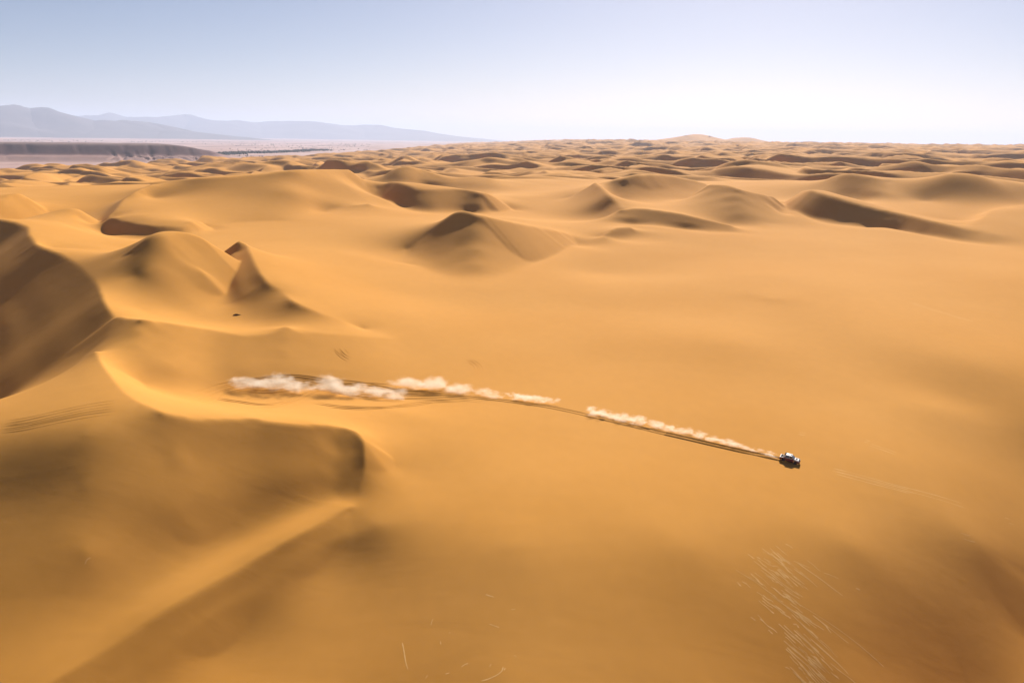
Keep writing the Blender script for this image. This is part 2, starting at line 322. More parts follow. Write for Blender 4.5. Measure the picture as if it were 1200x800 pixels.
('F',[(57.8,546.4,18.5),(65.6,555.0,19.4),(74.8,564.7,19.7)]),
('F',[(57.9,547.3,18.9),(65.7,556.8,20.3),(74.9,566.0,20.4)]),
('C',[(57.9,548.1,19.3),(65.9,558.3,21.0),(75.0,567.0,20.8)]),
('S',[(79.7,581.5,19.5),(95.0,555.2,17.5),(114.4,520.1,14.0),(127.3,491.0,12.0)]),
('S',[(79.5,521.8,14.8),(92.5,482.1,12.2)]),
('S',[(153.5,633.8,18.5),(162.3,627.7,18.0),(174.9,623.3,18.0),(183.6,633.2,19.0)]),
('F',[(144.1,657.3,25.5),(154.8,654.6,25.6),(162.9,646.8,24.5),(174.5,645.9,23.7),(189.5,655.3,23.5)]),
('F',[(148.3,678.8,31.4),(158.5,672.4,31.5),(166.0,660.9,29.7),(178.7,663.2,28.5),(194.4,673.8,27.2)]),
('F',[(152.5,700.2,37.3),(162.2,690.1,37.3),(169.1,675.0,35.0),(182.9,680.4,33.2),(199.4,692.2,30.9)]),
('C',[(155.9,717.4,41.9),(165.1,704.3,42.1),(171.6,686.3,39.2),(186.2,694.2,37.0),(203.3,707.0,33.9)]),
('S',[(201.9,676.1,23.0),(219.1,712.9,27.0)]),
('S',[(151.5,625.0,17.5),(167.6,618.2,17.5),(197.7,619.7,17.5)]),
('S',[(227.5,729.5,28.0),(221.3,676.1,22.0),(227.2,654.8,19.5),(244.3,641.5,18.5),(266.8,636.3,17.8),(280.6,612.4,16.5),(290.9,584.7,15.0),(306.5,566.2,14.0)]),
('S',[(223.3,716.1,27.5),(217.0,662.8,21.5),(222.7,641.6,19.0),(239.3,628.4,18.0),(261.4,623.4,17.3),(274.8,599.6,16.0),(284.6,572.1,14.5),(299.9,553.8,13.5)]),
('F',[(226.1,711.7,28.1),(225.6,676.4,26.0),(236.8,656.3,23.7),(251.7,645.8,21.9),(271.7,634.1,20.1),(284.6,608.6,18.2),(292.0,589.8,17.0),(303.6,576.8,15.7)]),
('F',[(227.5,716.8,30.3),(227.4,683.1,30.0),(238.5,662.4,27.6),(253.2,650.4,24.8),(272.9,637.5,22.2),(285.8,611.6,20.0),(293.3,593.0,18.6),(305.4,580.6,16.8)]),
('F',[(228.9,721.9,32.4),(229.3,689.9,34.0),(240.3,668.5,31.5),(254.6,655.0,27.8),(274.1,640.9,24.4),(286.9,614.6,21.8),(294.7,596.2,20.2),(307.2,584.4,18.0)]),
('C',[(230.0,725.9,34.1),(230.7,695.3,37.3),(241.8,673.4,34.6),(255.8,658.7,30.2),(275.1,643.6,26.1),(287.8,617.0,23.2),(295.8,598.8,21.5),(308.7,587.5,18.9)]),
('S',[(274.3,725.6,31.0),(291.3,682.6,27.0),(304.9,640.8,22.5)]),
('S',[(279.2,811.7,33.0),(289.3,796.8,32.5),(300.2,775.4,31.0),(309.0,742.3,29.0)]),
('F',[(285.7,815.8,36.0),(294.4,801.5,36.7),(303.5,785.3,35.9),(309.0,770.7,34.9),(317.0,759.3,33.1)]),
('F',[(288.2,823.6,38.7),(296.8,809.2,40.5),(306.3,793.6,39.9),(312.8,781.2,38.9),(322.3,773.2,36.6)]),
('F',[(290.6,831.4,41.3),(299.3,817.0,44.3),(309.0,801.8,44.0),(316.5,791.7,43.0),(327.6,787.1,40.0)]),
('C',[(292.6,837.6,43.5),(301.2,823.1,47.3),(311.2,808.4,47.2),(319.5,800.1,46.2),(331.9,798.2,42.7)]),
('S',[(344.2,749.8,29.0),(320.3,677.1,24.0),(317.5,654.1,21.5),(327.4,648.8,21.5),(350.1,674.6,24.0),(390.5,720.1,28.3),(444.2,756.4,30.0)]),
('S',[(377.0,821.6,45.4),(375.9,784.6,50.6),(396.0,780.3,50.3),(423.3,788.8,45.2),(449.6,795.0,42.4)]),
('C',[(302.8,620.7,21.3),(309.8,613.4,21.8),(333.1,636.6,24.5),(357.3,672.0,27.5),(381.5,693.4,28.8),(400.6,704.2,29.6),(452.5,723.5,31.0)]),
('S',[(315.2,583.9,18.8),(344.6,602.0,20.8),(395.5,628.8,22.5)]),
]


def spline(P, n=14):
    P = np.array(P, float)
    if len(P) < 3:
        t = np.linspace(0, 1, n * 2)[:, None]
        return P[:1] * (1 - t) + P[-1:] * t
    Q = np.vstack([2 * P[0] - P[1], P, 2 * P[-1] - P[-2]])
    out = []
    for i in range(1, len(Q) - 2):
        p0, p1, p2, p3 = Q[i - 1:i + 3]
        # centripetal knots keep uneven spacing from looping
        d = [max(np.linalg.norm(b_ - a_), 1e-3)**.5 for a_, b_ in ((p0, p1), (p1, p2), (p2, p3))]
        m1 = (p1 - p0) / d[0] - (p2 - p0) / (d[0] + d[1]) + (p2 - p1) / d[1]
        m2 = (p2 - p1) / d[1] - (p3 - p1) / (d[1] + d[2]) + (p3 - p2) / d[2]
        m1 *= d[1]; m2 *= d[1]
        t = np.linspace(0, 1, n, endpoint=False)[:, None]
        out.append((2*t**3 - 3*t**2 + 1)*p1 + (t**3 - 2*t**2 + t)*m1 + (-2*t**3 + 3*t**2)*p2 + (t**3 - t**2)*m2)
    out.append(P[-1:])
    return np.vstack(out)

TH0, TH1 = R_(-40), R_(40)
S0, S1 = math.log(80.0), math.log(2600.0)
NT, NS = 801, 993

def solve_heights():
    lines = []
    for k, p in LINES:
        q = np.array(p, float) if len(p) == 1 else spline(p, 40)
        th = np.arctan2(q[:, 0], q[:, 1]); s = np.log(np.hypot(q[:, 0], q[:, 1]))
        ok = (th > TH0) & (th < TH1) & (s > S0) & (s < S1)
        lines.append((k, th[ok], s[ok], q[ok, 2]))
    h = None
    for lev in (8, 4, 2, 1):
        nt = (NT - 1)//lev + 1; ns = (NS - 1)//lev + 1
        a = (TH1 - TH0)/(nt - 1); b = (S1 - S0)/(ns - 1)
        I = []; J = []; W = []; Z = []
        crease = np.zeros((ns, nt), bool)
        for k, th, s, z in lines:
            if not len(z): continue
            if k != 'D':      # one sample per cell or so
                x = (th - TH0)/a; y = (s - S0)/b
                d = np.concatenate([[0], np.cumsum(np.hypot(np.diff(x), np.diff(y)))])
                m = max(2, int(d[-1]*1.3) + 1)
                dd = np.linspace(0, d[-1], m)
                x = np.interp(dd, d, x); y = np.interp(dd, d, y); z = np.interp(dd, d, z)
                w = np.full(m, {'C': 1.0, 'S': .35, 'F': .12}[k])
            else:
                x = (th - TH0)/a; y = (s - S0)/b; w = np.full(len(z), .6)
            i = np.clip(np.floor(y).astype(int), 0, ns - 2); j = np.clip(np.floor(x).astype(int), 0, nt - 2)
            I.append(i); J.append(j); W.append(np.stack([y - i, x - j, w], -1)); Z.append(z)
            if k == 'C':
                for di in (0, 1):
                    for dj in (0, 1): crease[i + di, j + dj] = True
        I = np.concatenate(I); J = np.concatenate(J); W = np.concatenate(W); Z = np.concatenate(Z)
        fy, fx, lam = W.T
        idx = np.stack([I*nt + J, I*nt + J + 1, (I + 1)*nt + J, (I + 1)*nt + J + 1], -1)
        wt = np.stack([(1 - fy)*(1 - fx), (1 - fy)*fx, fy*(1 - fx), fy*fx], -1)
        ell = .07
        area = a*b
        M = np.where(crease, .015, 1.0)*ell*ell*area
        ca, cb = 1/(a*a), 1/(b*b)
        LAM = 6.0*ell*ell*area*(ca + cb)**2*lam
        def lap(u):
            o = np.zeros_like(u)
            o[:, 1:-1] += ca*(u[:, 2:] - 2*u[:, 1:-1] + u[:, :-2])
            o[1:-1, :] += cb*(u[2:, :] - 2*u[1:-1, :] + u[:-2, :])
            return o
        def lapT(u):
            o = np.zeros_like(u)
            v = ca*u[:, 1:-1]; o[:, 2:] += v; o[:, 1:-1] -= 2*v; o[:, :-2] += v
            v = cb*u[1:-1, :]; o[2:, :] += v; o[1:-1, :] -= 2*v; o[:-2, :] += v
            return o
        def A(u):
            o = lapT(M*lap(u))
            v = (area*ca)*np.diff(u, axis=1); o[:, 1:] += v; o[:, :-1] -= v
            v = (area*cb)*np.diff(u, axis=0); o[1:] += v; o[:-1] -= v
            r = (u.ravel()[idx]*wt).sum(1)*LAM
            of = o.ravel()
            of += np.bincount(idx.ravel(), (wt*r[:, None]).ravel(), minlength=of.size)
            return o
        rhs = np.bincount(idx.ravel(), (wt*(Z*LAM)[:, None]).ravel(), minlength=ns*nt).reshape(ns, nt)
        diag = (2*ca + 2*cb)**2*M*1.3 + 2*area*(ca + cb) + np.bincount(idx.ravel(), (wt*wt*LAM[:, None]).ravel(), minlength=ns*nt).reshape(ns, nt)
        if h is None:
            h = np.full((ns, nt), 10.0)
        else:           # bilinear up-sampling
            g = np.empty((h.shape[0], nt)); g[:, ::2] = h; g[:, 1::2] = .5*(h[:, :-1] + h[:, 1:])
            h = np.empty((ns, nt)); h[::2] = g; h[1::2] = .5*(g[:-1] + g[1:])
        r = rhs - A(h); zz = r/diag; p = zz.copy(); rz = (r*zz).sum()
        for it in range({8: 1500, 4: 500, 2: 200, 1: 160}[lev]):
            Ap = A(p); al = rz/(p*Ap).sum(); h = h + al*p; r -= al*Ap
            zz = r/diag; rn = (r*zz).sum(); p = zz + (rn/rz)*p; rz = rn
    return h
def repose(h, deg=35.5, n=25):
    """loose sand cannot stand steeper than its angle of repose: fill the foot of over-steep faces, crests stay"""
    tp = math.tan(R_(deg)); a = (TH1 - TH0)/(NT - 1); b = (S1 - S0)/(NS - 1)
    r = np.exp(np.linspace(S0, S1, NS))[:, None]
    for it in range(n):
        for di, dj in ((0, 1), (1, 0), (1, 1), (1, -1), (1, 2), (1, -2), (2, 1), (2, -1)):
            drop = tp*r*math.hypot(dj*a, di*b)
            i0, i1 = slice(0, NS - di), slice(di, NS)
            j0, j1 = (slice(0, NT - dj), slice(dj, NT)) if dj >= 0 else (slice(-dj, NT), slice(0, NT + dj))
            np.maximum(h[i0, j0], h[i1, j1] - drop[i1], out=h[i0, j0])
            np.maximum(h[i1, j1], h[i0, j0] - drop[i0], out=h[i1, j1])
    return h
def soften(h):
    g = h.copy()
    g[:, 1:-1] = .2*h[:, :-2] + .6*h[:, 1:-1] + .2*h[:, 2:]; h = g.copy()
    h[1:-1] = .12*g[:-2] + .76*g[1:-1] + .12*g[2:]
    return h
def sharpen(h):
    """cut the crest lines back to a knife edge: sand banked at the angle of repose right up to each crest"""
    a = (TH1 - TH0)/(NT - 1); b = (S1 - S0)/(NS - 1); tp = math.tan(R_(38))
    thg = np.linspace(TH0, TH1, NT); rg = np.exp(np.linspace(S0, S1, NS))
    src = h.copy()
    for k, p in LINES:
        if k != 'C': continue
        q = spline(p, 30)
        d = np.concatenate([[0], np.cumsum(np.hypot(*np.diff(q[:, :2], axis=0).T))])
        rm = np.hypot(q[:, 0], q[:, 1]).mean(); n = int(d[-1]/(.0012*rm)) + 2
        q = np.column_stack([np.interp(np.linspace(0, d[-1], n), d, q[:, c]) for c in range(3)])
        r = np.hypot(q[:, 0], q[:, 1]); y = (np.log(r) - S0)/b; x = (np.arctan2(q[:, 0], q[:, 1]) - TH0)/a
        ok = (x > 10) & (x < NT - 11) & (y > 10) & (y < NS - 11)
        if ok.sum() < 4: continue
        q, r, x, y = q[ok], r[ok], x[ok], y[ok]
        i = y.astype(int); j = x.astype(int); fy = y - i; fx = x - j
        hs = (src[i, j]*(1 - fx) + src[i, j + 1]*fx)*(1 - fy) + (src[i + 1, j]*(1 - fx) + src[i + 1, j + 1]*fx)*fy
        up = np.clip(q[:, 2] - hs, 0, .0022*r)
        m = max(3, len(up)//12); ker = np.ones(2*m + 1)/(2*m + 1)
        up = np.convolve(np.pad(up, m, mode='edge'), ker, mode='valid')
        t = np.linspace(0, 1, len(up)); up *= np.clip(np.minimum(t, 1 - t)*9, 0, 1)
        zc = hs + up
        zc = np.convolve(np.pad(zc, 4, mode='edge'), np.ones(9)/9, mode='valid')
        for qi, ii, jj, zz in zip(q, i, j, zc):
            s0, s1 = ii - 6, ii + 8; t0, t1 = jj - 8, jj + 10
            gx_ = rg[s0:s1, None]*np.sin(thg[t0:t1]); gy_ = rg[s0:s1, None]*np.cos(thg[t0:t1])
            np.maximum(h[s0:s1, t0:t1], zz - tp*np.hypot(gx_ - qi[0], gy_ - qi[1]), out=h[s0:s1, t0:t1])
    return h
HN = sharpen(soften(repose(solve_heights())))
print("solve", round(time.time() - T0, 1))

PLAIN_Z = -26.0
def field_edge(x, y):
    """signed distance-like value: > 0 inside the dune field, < 0 on the gravel plain to the north-west"""
    # the edge runs from the west (-1400, 2050) out to the north (-300, 9000)
    ax, ay, bx, by = -1330.0, 2050.0, -950.0, 4300.0
    d1 = ((x - ax)*(by - ay) - (y - ay)*(bx - ax))/math.hypot(bx - ax, by - ay)
    ax, ay, bx, by = -950.0, 4300.0, -900.0, 9000.0
    d2 = ((x - ax)*(by - ay) - (y - ay)*(bx - ax))/math.hypot(bx - ax, by - ay)
    return np.where(y < 4300, d1, d2)

def far_dunes(x, y):
    """procedural dune field for the distance: crests face the viewer and the west, patchy along their length"""
    wx = x + 120*(fbm(x/300, y/300, 3, 3) - .5); wy = y + 120*(fbm(x/300, y/300, 3, 5) - .5)
    out = 0
    for lam, amp, ang, sd_, lo in ((240, 17, 50, 11, .36), (122, 15.5, 58, 17, .34), (60, 9.5, 46, 23, .34)):
        c, s = math.cos(R_(ang)), math.sin(R_(ang))
        ph = (wx*s + wy*c)/lam + 1.3*fbm(x/(lam*1.6), y/(lam*1.6), 2, sd_)
        t = ph - np.floor(ph)                   # 0 = foot of the slip face (towards the viewer)
        k = .2
        prof = np.where(t < k, t/k, 1 - ((t - k)/(1 - k)))
        prof = np.where(t < k, prof, prof*prof*(3 - 2*prof)*.6 + prof*.4)
        along = (wx*c - wy*s)/(lam*1.5)
        m = sstep(fbm(along + 5.37*np.floor(ph), np.floor(ph)*3.3 + along*.1, 2, sd_ + 3), lo - .1, lo + .24)
        out = out + amp*prof*(.12 + .88*m)
    return out

def terrain(x, y, hn, r):
    e = field_edge(x, y)
    inn = sstep(e, 100, 1900)
    base = -14 + 36*inn + (4 + 18*inn)*sstep(r, 1800, 7000) + 12*inn*(fbm(x/900, y/900, 2, 31) - .5)
    far = base + far_dunes(x, y)*(.8 + .2*inn)*(.8 + .35*sstep(r, 2500, 8000))
    w = sstep(r + 260*(fbm(x/200, y/200, 2, 41) - .5), 890, 1130)
    z = hn*(1 - w) + far*w
    k = sstep(e + 220*(fbm(x/350, y/350, 3, 51) - .5), -60, 300)
    return (PLAIN_Z - 4)*(1 - k) + z*k

th = np.linspace(TH0, TH1, NT)
s_near = np.linspace(S0, S1, NS)
s_far = np.arange(S1, math.log(15000.0), .0038)[1:]
# wide coarse wings and an inner apron so the sheet goes on past the picture
wing = R_(1) * np.array([2, 5, 9, 14, 20, 30, 44.])
th_all = np.concatenate([TH0 - wing[::-1], th, TH1 + wing])
s_in = np.array([math.log(v_) for v_ in (8., 20, 32, 44, 56, 66, 74)])
s_all = np.concatenate([s_in, s_near, s_far])
HH = np.pad(HN, ((len(s_in), len(s_far)), (len(wing), len(wing))), mode='edge')
for j in range(len(wing)):      # wings: relax to a mean level sideways
    f = (len(wing) - j)/len(wing)
    HH[:, j] = HH[:, j]*(1 - f) + 5*f; HH[:, -1 - j] = HH[:, -1 - j]*(1 - f) + 0*f
TH, SS = np.meshgrid(th_all, s_all)
RR = np.exp(SS); GX = RR*np.sin(TH); GY = RR*np.cos(TH)
GZ = terrain(GX, GY, HH, RR)

def ground_z(x, y):
    """height of the sand sheet at x, y (bilinear on the sheet's own grid)"""
    x = np.asarray(x, float); y = np.asarray(y, float)
    t = np.arctan2(x, y); s = np.log(np.hypot(x, y))
    j = np.clip(np.searchsorted(th_all, t) - 1, 0, len(th_all) - 2); i = np.clip(np.searchsorted(s_all, s) - 1, 0, len(s_all) - 2)
    fx = (t - th_all[j])/(th_all[j + 1] - th_all[j]); fy = (s - s_all[i])/(s_all[i + 1] - s_all[i])
    return (GZ[i, j]*(1 - fx) + GZ[i, j + 1]*fx)*(1 - fy) + (GZ[i + 1, j]*(1 - fx) + GZ[i + 1, j + 1]*fx)*fy

me = np_mesh("sand_dunes", np.stack([GX, GY, GZ], -1).reshape(-1, 3), grid_faces(len(s_all), len(th_all))[:, ::-1])
dunes = tag(link("sand_dunes", me, SAND), "golden sand dunes with sharp curved crests rolling to the horizon", "dunes", kind="structure")
print("terrain", round(time.time() - T0, 1))
# ------------------------------------------------------------------ gravel plain, mesa, mountains
def ramp_mat(name, stops, scale, detail=8, rough=.95, stretch=(1, 1, 1), by_z=None, bump=0., bdist=1.):
    m, nt, b = new_mat(name); N = nt.nodes; L = nt.links
    geo = N.new("ShaderNodeNewGeometry"); mp = N.new("ShaderNodeMapping"); mp.inputs["Scale"].default_value = stretch
    L.new(geo.outputs["Position"], mp.inputs[0])
    n = N.new("ShaderNodeTexNoise"); n.inputs["Scale"].default_value = scale; n.inputs["Detail"].default_value = detail; n.inputs["Roughness"].default_value = .62
    L.new(mp.outputs[0], n.inputs["Vector"])
    rp = N.new("ShaderNodeValToRGB"); cr = rp.color_ramp
    while len(cr.elements) < len(stops): cr.elements.new(.5)
    for e, (p, c) in zip(cr.elements, stops): e.position = p; e.color = (*c, 1)
    if by_z:      # rock strata plus painted slope shade: colour follows height, broken up by noise
        sp = N.new("ShaderNodeSeparateXYZ"); L.new(geo.outputs["Position"], sp.inputs[0])
        mr = N.new("ShaderNodeMapRange"); mr.inputs[1].default_value = by_z[0]; mr.inputs[2].default_value = by_z[1]
        L.new(sp.outputs[2], mr.inputs[0])
        ad = N.new("ShaderNodeMath"); ad.operation = 'MULTIPLY_ADD'; ad.inputs[1].default_value = by_z[2]
        sb = N.new("ShaderNodeMath"); sb.operation = 'SUBTRACT'; sb.inputs[1].default_value = .5
        L.new(n.outputs[0], sb.inputs[0]); L.new(sb.outputs[0], ad.inputs[0]); L.new(mr.outputs[0], ad.inputs[2]); L.new(ad.outputs[0], rp.inputs[0])
    else:
        L.new(n.outputs[0], rp.inputs[0])
    L.new(rp.outputs[0], b.inputs["Base Color"])
    b.inputs["Roughness"].default_value = rough; b.inputs["Specular IOR Level"].default_value = .1
    if bump:
        bp = N.new("ShaderNodeBump"); bp.inputs["Strength"].default_value = bump; bp.inputs["Distance"].default_value = bdist
        L.new(n.outputs[0], bp.inputs["Height"]); L.new(bp.outputs[0], b.inputs["Normal"])
    return m

PLAIN = ramp_mat("gravel_plain", [(.3, (.20, .115, .10)), (.46, (.40, .245, .205)), (.62, (.50, .34, .30)), (.8, (.32, .2, .18))], .0022, 9, stretch=(1, .45, 1))
pr = np.exp(np.concatenate([np.linspace(math.log(1500), math.log(12000), 160), np.linspace(math.log(12000), math.log(56000), 40)[1:]]))
pt = np.linspace(R_(-88), R_(88), 420)
PT, PR = np.meshgrid(pt, pr); px = PR*np.sin(PT); py = PR*np.cos(PT)
pz = PLAIN_Z + 10*(fbm(px/800, py/800, 4, 61) - .5)*sstep(PR, 2500, 5000) + 16*sstep(PR, 9000, 16000)*(fbm(px/2500, py/2500, 4, 63) - .45)
me = np_mesh("gravel_plain", np.stack([px, py, pz], -1).reshape(-1, 3), grid_faces(len(pr), len(pt))[:, ::-1])
tag(link("gravel_plain", me, PLAIN), "flat pinkish gravel plain beyond the dunes", "plain", kind="structure")

# mesa: a long flat-topped ridge with gullied badlands at its foot
MESA = ramp_mat("mesa_rock", [(.0, (.40, .245, .20)), (.30, (.30, .17, .14)), (.42, (.12, .052, .048)), (.85, (.09, .042, .04)), (1., (.2, .13, .11))], .02, 8, by_z=(-26, 36, .25), bump=.6, bdist=3)  # dark upper band: brown rock with the shade of its backlit face painted in
base = spline([(-3400, 2250, 0), (-2500, 2650, 0), (-1750, 3010, 0), (-1400, 3200, 0), (-1150, 3340, 0), (-930, 3440, 0)], 40)[:, :2]
dl = np.concatenate([[0], np.cumsum(np.hypot(*np.diff(base, axis=0).T))])
na, nd = 420, 110
sa = np.linspace(0, dl[-1], na)
bx = np.interp(sa, dl, base[:, 0]); by = np.interp(sa, dl, base[:, 1])
tx = np.gradient(bx, sa); ty = np.gradient(by, sa); tn = np.hypot(tx, ty); nx, ny = -ty/tn, tx/tn
dd = np.concatenate([np.linspace(-30, 420, 85), np.linspace(430, 1300, 25)])
AA, DD = np.meshgrid(sa, dd)
MX = bx[None]+nx[None]*DD; MY = by[None]+ny[None]*DD
end = sstep(dl[-1] - AA + 40*(fbm(MX/90, MY/90, 3, 71) - .5), 0, 330)
gul = np.abs(fbm(AA/34 + DD/160 + 2.5*fbm(AA/160, DD/130, 2, 70), DD/150, 4, 73) - .5)*2
D2 = DD + 50*(fbm(AA/170, AA*0 + 3, 3, 75) - .5)
low = sstep(D2, 0, 90)*(20 - 15*(.25 + .75*sstep(AA, dl[-1]*.45, dl[-1]*.62))*sstep(fbm(AA/200, AA*0, 2, 78), .2, .5)*(1 - sstep(gul, .02, .3))*(1 - sstep(D2, 95, 190)))
gul2 = np.abs(fbm(AA/70, DD/300, 3, 77) - .5)*2
up = sstep(D2, 120, 225)*(40 - 5*(1 - sstep(gul2, .0, .25))*(1 - sstep(D2, 190, 235))) + 2*fbm(AA/60, DD/60, 3, 79)*sstep(D2, 120, 225)
back = 1 - sstep(DD, 700, 1250)
MZ = PLAIN_Z - 5 + (low + up + 4)*end*back
me = np_mesh("mesa", np.stack([MX, MY, MZ], -1).reshape(-1, 3), grid_faces(len(dd), na))
tag(link("mesa", me, MESA), "long flat-topped dark brown mesa with gullied pink foot", "mesa", kind="structure")

MOUNT = ramp_mat("mountain_rock", [(.25, (.075, .065, .065)), (.75, (.15, .12, .11))], .0016, 8)
def mountain(name, pts, depth, label, seed, mat, rough=.12, foot=PLAIN_Z - 4):
    """a range whose crest follows pts (x, y, z); flanks fall to the plain over `depth` metres on both sides"""
    q = spline(pts, 26); n = len(q); d = np.linspace(-1, 1, 41)
    t = np.gradient(q[:, :2], axis=0); t /= np.linalg.norm(t, axis=1)[:, None]
    nx_, ny_ = -t[:, 1], t[:, 0]
    Q, Dm = np.meshgrid(np.arange(n), d)
    X = q[Q, 0] + nx_[Q]*Dm*depth; Y = q[Q, 1] + ny_[Q]*Dm*depth
    k = 1 - np.abs(Dm)
    spur = fbm(X/(depth*.35), Y/(depth*.35), 5, seed) - .5
    cr_ = (fbm(q[:, 0]/(depth*.22), q[:, 1]/(depth*.22), 4, seed + 2) - .5)*rough*1.1
    Z = foot + (q[Q, 2] - foot)*(1 + cr_[Q])*np.clip(k**1.15 + spur*2*rough*4*k*(1 - k), 0, None)
    me_ = np_mesh(name, np.stack([X, Y, Z], -1).reshape(-1, 3), grid_faces(len(d), n))
    return tag(link(name, me_, mat), label, "mountain", kind="structure")
mountain('mountain_range', [(-13219, 16317, 77), (-12337, 17506, 342), (-11243, 17610, 456), (-10114, 17959, 547), (-10101, 18648, 581), (-10001, 18846, 554), (-9395, 18452, 558), (-9264, 18557, 496), (-9405, 19179, 409), (-8964, 19175, 310), (-8504, 18759, 333), (-8240, 19248, 331), (-8006, 19868, 319), (-7598, 19528, 265), (-7157, 19308, 180), (-6910, 19990, 100)], 2000, 'hazy blue flat-topped mountain range, darkest of the far ridges', 81, MOUNT, 0.12)
mountain('mountain_range', [(-15819, 28961, 398), (-14819, 30216, 587), (-13983, 29705, 600), (-13316, 29525, 632), (-13458, 30488, 737), (-13235, 30804, 609), (-12464, 30056, 603), (-11927, 30331, 589), (-11404, 31571, 725), (-10940, 31411, 656), (-10163, 30728, 540), (-9613, 31466, 548), (-9197, 32379, 528), (-8080, 31922, 564), (-6993, 31594, 545), (-6222, 32649, 471), (-4931, 33216, 513), (-4346, 32323, 390), (-3141, 32367, 290), (-2461, 33420, 125), (-1671, 33307, 44)], 3000, 'palest blue mountain ridge trailing off behind the darker range', 91, MOUNT, 0.12)
mountain('sand_hill', [(1165, 9428, 47), (1451, 9579, 81), (1627, 9310, 113), (1713, 9165, 131), (1889, 9406, 147), (2020, 9438, 132), (2069, 9136, 86), (2277, 9102, 64)], 900, 'rounded pinkish sand hill, tallest on the dune horizon', 83, SAND, 0.06)
mountain('sand_hill', [(2365, 10743, 57), (2555, 10923, 109), (2632, 10622, 130), (2708, 10451, 126), (2911, 10721, 95), (3137, 10726, 49)], 800, 'lower brownish sand hill beside the tallest one', 85, SAND, 0.06)
mountain('sand_hill', [(4273, 16454, 27), (4720, 16682, 70), (4954, 16171, 83), (5156, 15869, 109), (5474, 16272, 76), (5825, 16259, 21)], 1500, 'pale hazy hill far behind the dune horizon', 87, MOUNT, 0.06)
mountain('sand_hill', [(2944, 8505, 38), (3094, 8641, 62), (3123, 8392, 70), (3203, 8232, 59), (3448, 8409, 38)], 600, 'small brown dome on the dune horizon beside the hazy hill', 89, SAND, 0.06)


# ------------------------------------------------------------------ vegetation on the plain
LEAF = ramp_mat("tree_leaves", [(.3, (.018, .026, .014)), (.7, (.045, .058, .03))], .15, 4)
def clump_mesh(name, spots, seed):
    """many small trees: every crown is a handful of jagged leaf lumps on a short trunk"""
    rnd = np.random.RandomState(seed); V = []; Fc = []; n0 = 0
    bm = bmesh.new(); bmesh.ops.create_icosphere(bm, subdivisions=1, radius=1)
    bv = np.array([v.co[:] for v in bm.verts]); bf = np.array([[v.index for v in f.verts] for f in bm.faces]); bm.free()
    for x, y, z, s in spots:
        for k in range(3):
            o = np.array([rnd.normal(0, .35), rnd.normal(0, .35), .55 + .28*k + rnd.normal(0, .08)])*s
            v = bv*(1 + rnd.normal(0, .2, (len(bv), 1)))*s*np.array([.5, .5, .42])*(1 - .18*k) + o + (x, y, z)
            V.append(v); Fc.append(bf + n0); n0 += len(v)
        v = np.array([[-.05, -.05, 0], [.05, -.05, 0], [0, .06, 0], [0, 0, .7]])*s + (x, y, z - .1)
        V.append(v); Fc.append(np.array([[0, 1, 3], [1, 2, 3], [2, 0, 3]]) + n0); n0 += 4
    return np_mesh(name, np.vstack(V), np.vstack(Fc), False)
def plain_z(x, y):
    r = math.hypot(x, y); t = math.atan2(x, y)
    j = int(np.clip(np.searchsorted(pt, t) - 1, 0, len(pt) - 2)); i = int(np.clip(np.searchsorted(pr, r) - 1, 0, len(pr) - 2))
    return float(pz[i:i + 2, j:j + 2].min())
rnd = np.random.RandomState(5)
belt = spline([(-1480, 4060, 0), (-1490, 4400, 0), (-1480, 4760, 0), (-1450, 5300, 0), (-1410, 5900, 0), (-1330, 6400, 0)], 30)[:, :2]
spots = []
for i in range(1100):
    c = belt[rnd.randint(len(belt))]; x = c[0] + rnd.normal(0, 30); y = c[1] + rnd.normal(0, 20)
    spots.append((x, y, plain_z(x, y), rnd.uniform(5, 11)))
tag(link("tree_belt", clump_mesh("tree_belt", spots, 1), LEAF), "thin dark green belt of trees on the pink plain", "tree belt", kind="stuff")
spots = []
while len(spots) < 520:
    t = rnd.uniform(R_(-31), R_(-9)); r = math.exp(rnd.uniform(math.log(4300), math.log(13000)))
    x, y = r*math.sin(t), r*math.cos(t)
    if field_edge(np.array(x), np.array(y)) < -150 and vnoise(np.array(x/600), np.array(y/600), 9) > .5:
        spots.append((x, y, plain_z(x, y), rnd.uniform(1.6, 4)*(1 + r/12000)))
tag(link("scattered_trees", clump_mesh("scattered_trees", spots, 2), LEAF), "tiny dark trees scattered far out over the pink plain", "trees", kind="stuff")

# ------------------------------------------------------------------ air
hz, hnt, hb = new_mat("haze"); hnt.nodes.remove(hb)
pv = hnt.nodes.new("ShaderNodeVolumePrincipled")
pv.inputs["Color"].default_value = (.66, .77, 1.0, 1); pv.inputs["Density"].default_value = 4.2e-5; pv.inputs["Anisotropy"].default_value = .15
hnt.links.new(pv.outputs[0], hnt.nodes["Material Output"].inputs["Volume"])
bm = bmesh.new(); bmesh.ops.create_cube(bm, size=1)
for v in bm.verts: v.co = Vector((v.co.x*126000, v.co.y*126000, 330 + v.co.z*1040))
hme = bpy.data.meshes.new("haze"); bm.to_mesh(hme); bm.free()
tag(link("haze", hme, hz), "pale desert haze softening the far dunes and mountains", "haze", kind="stuff")

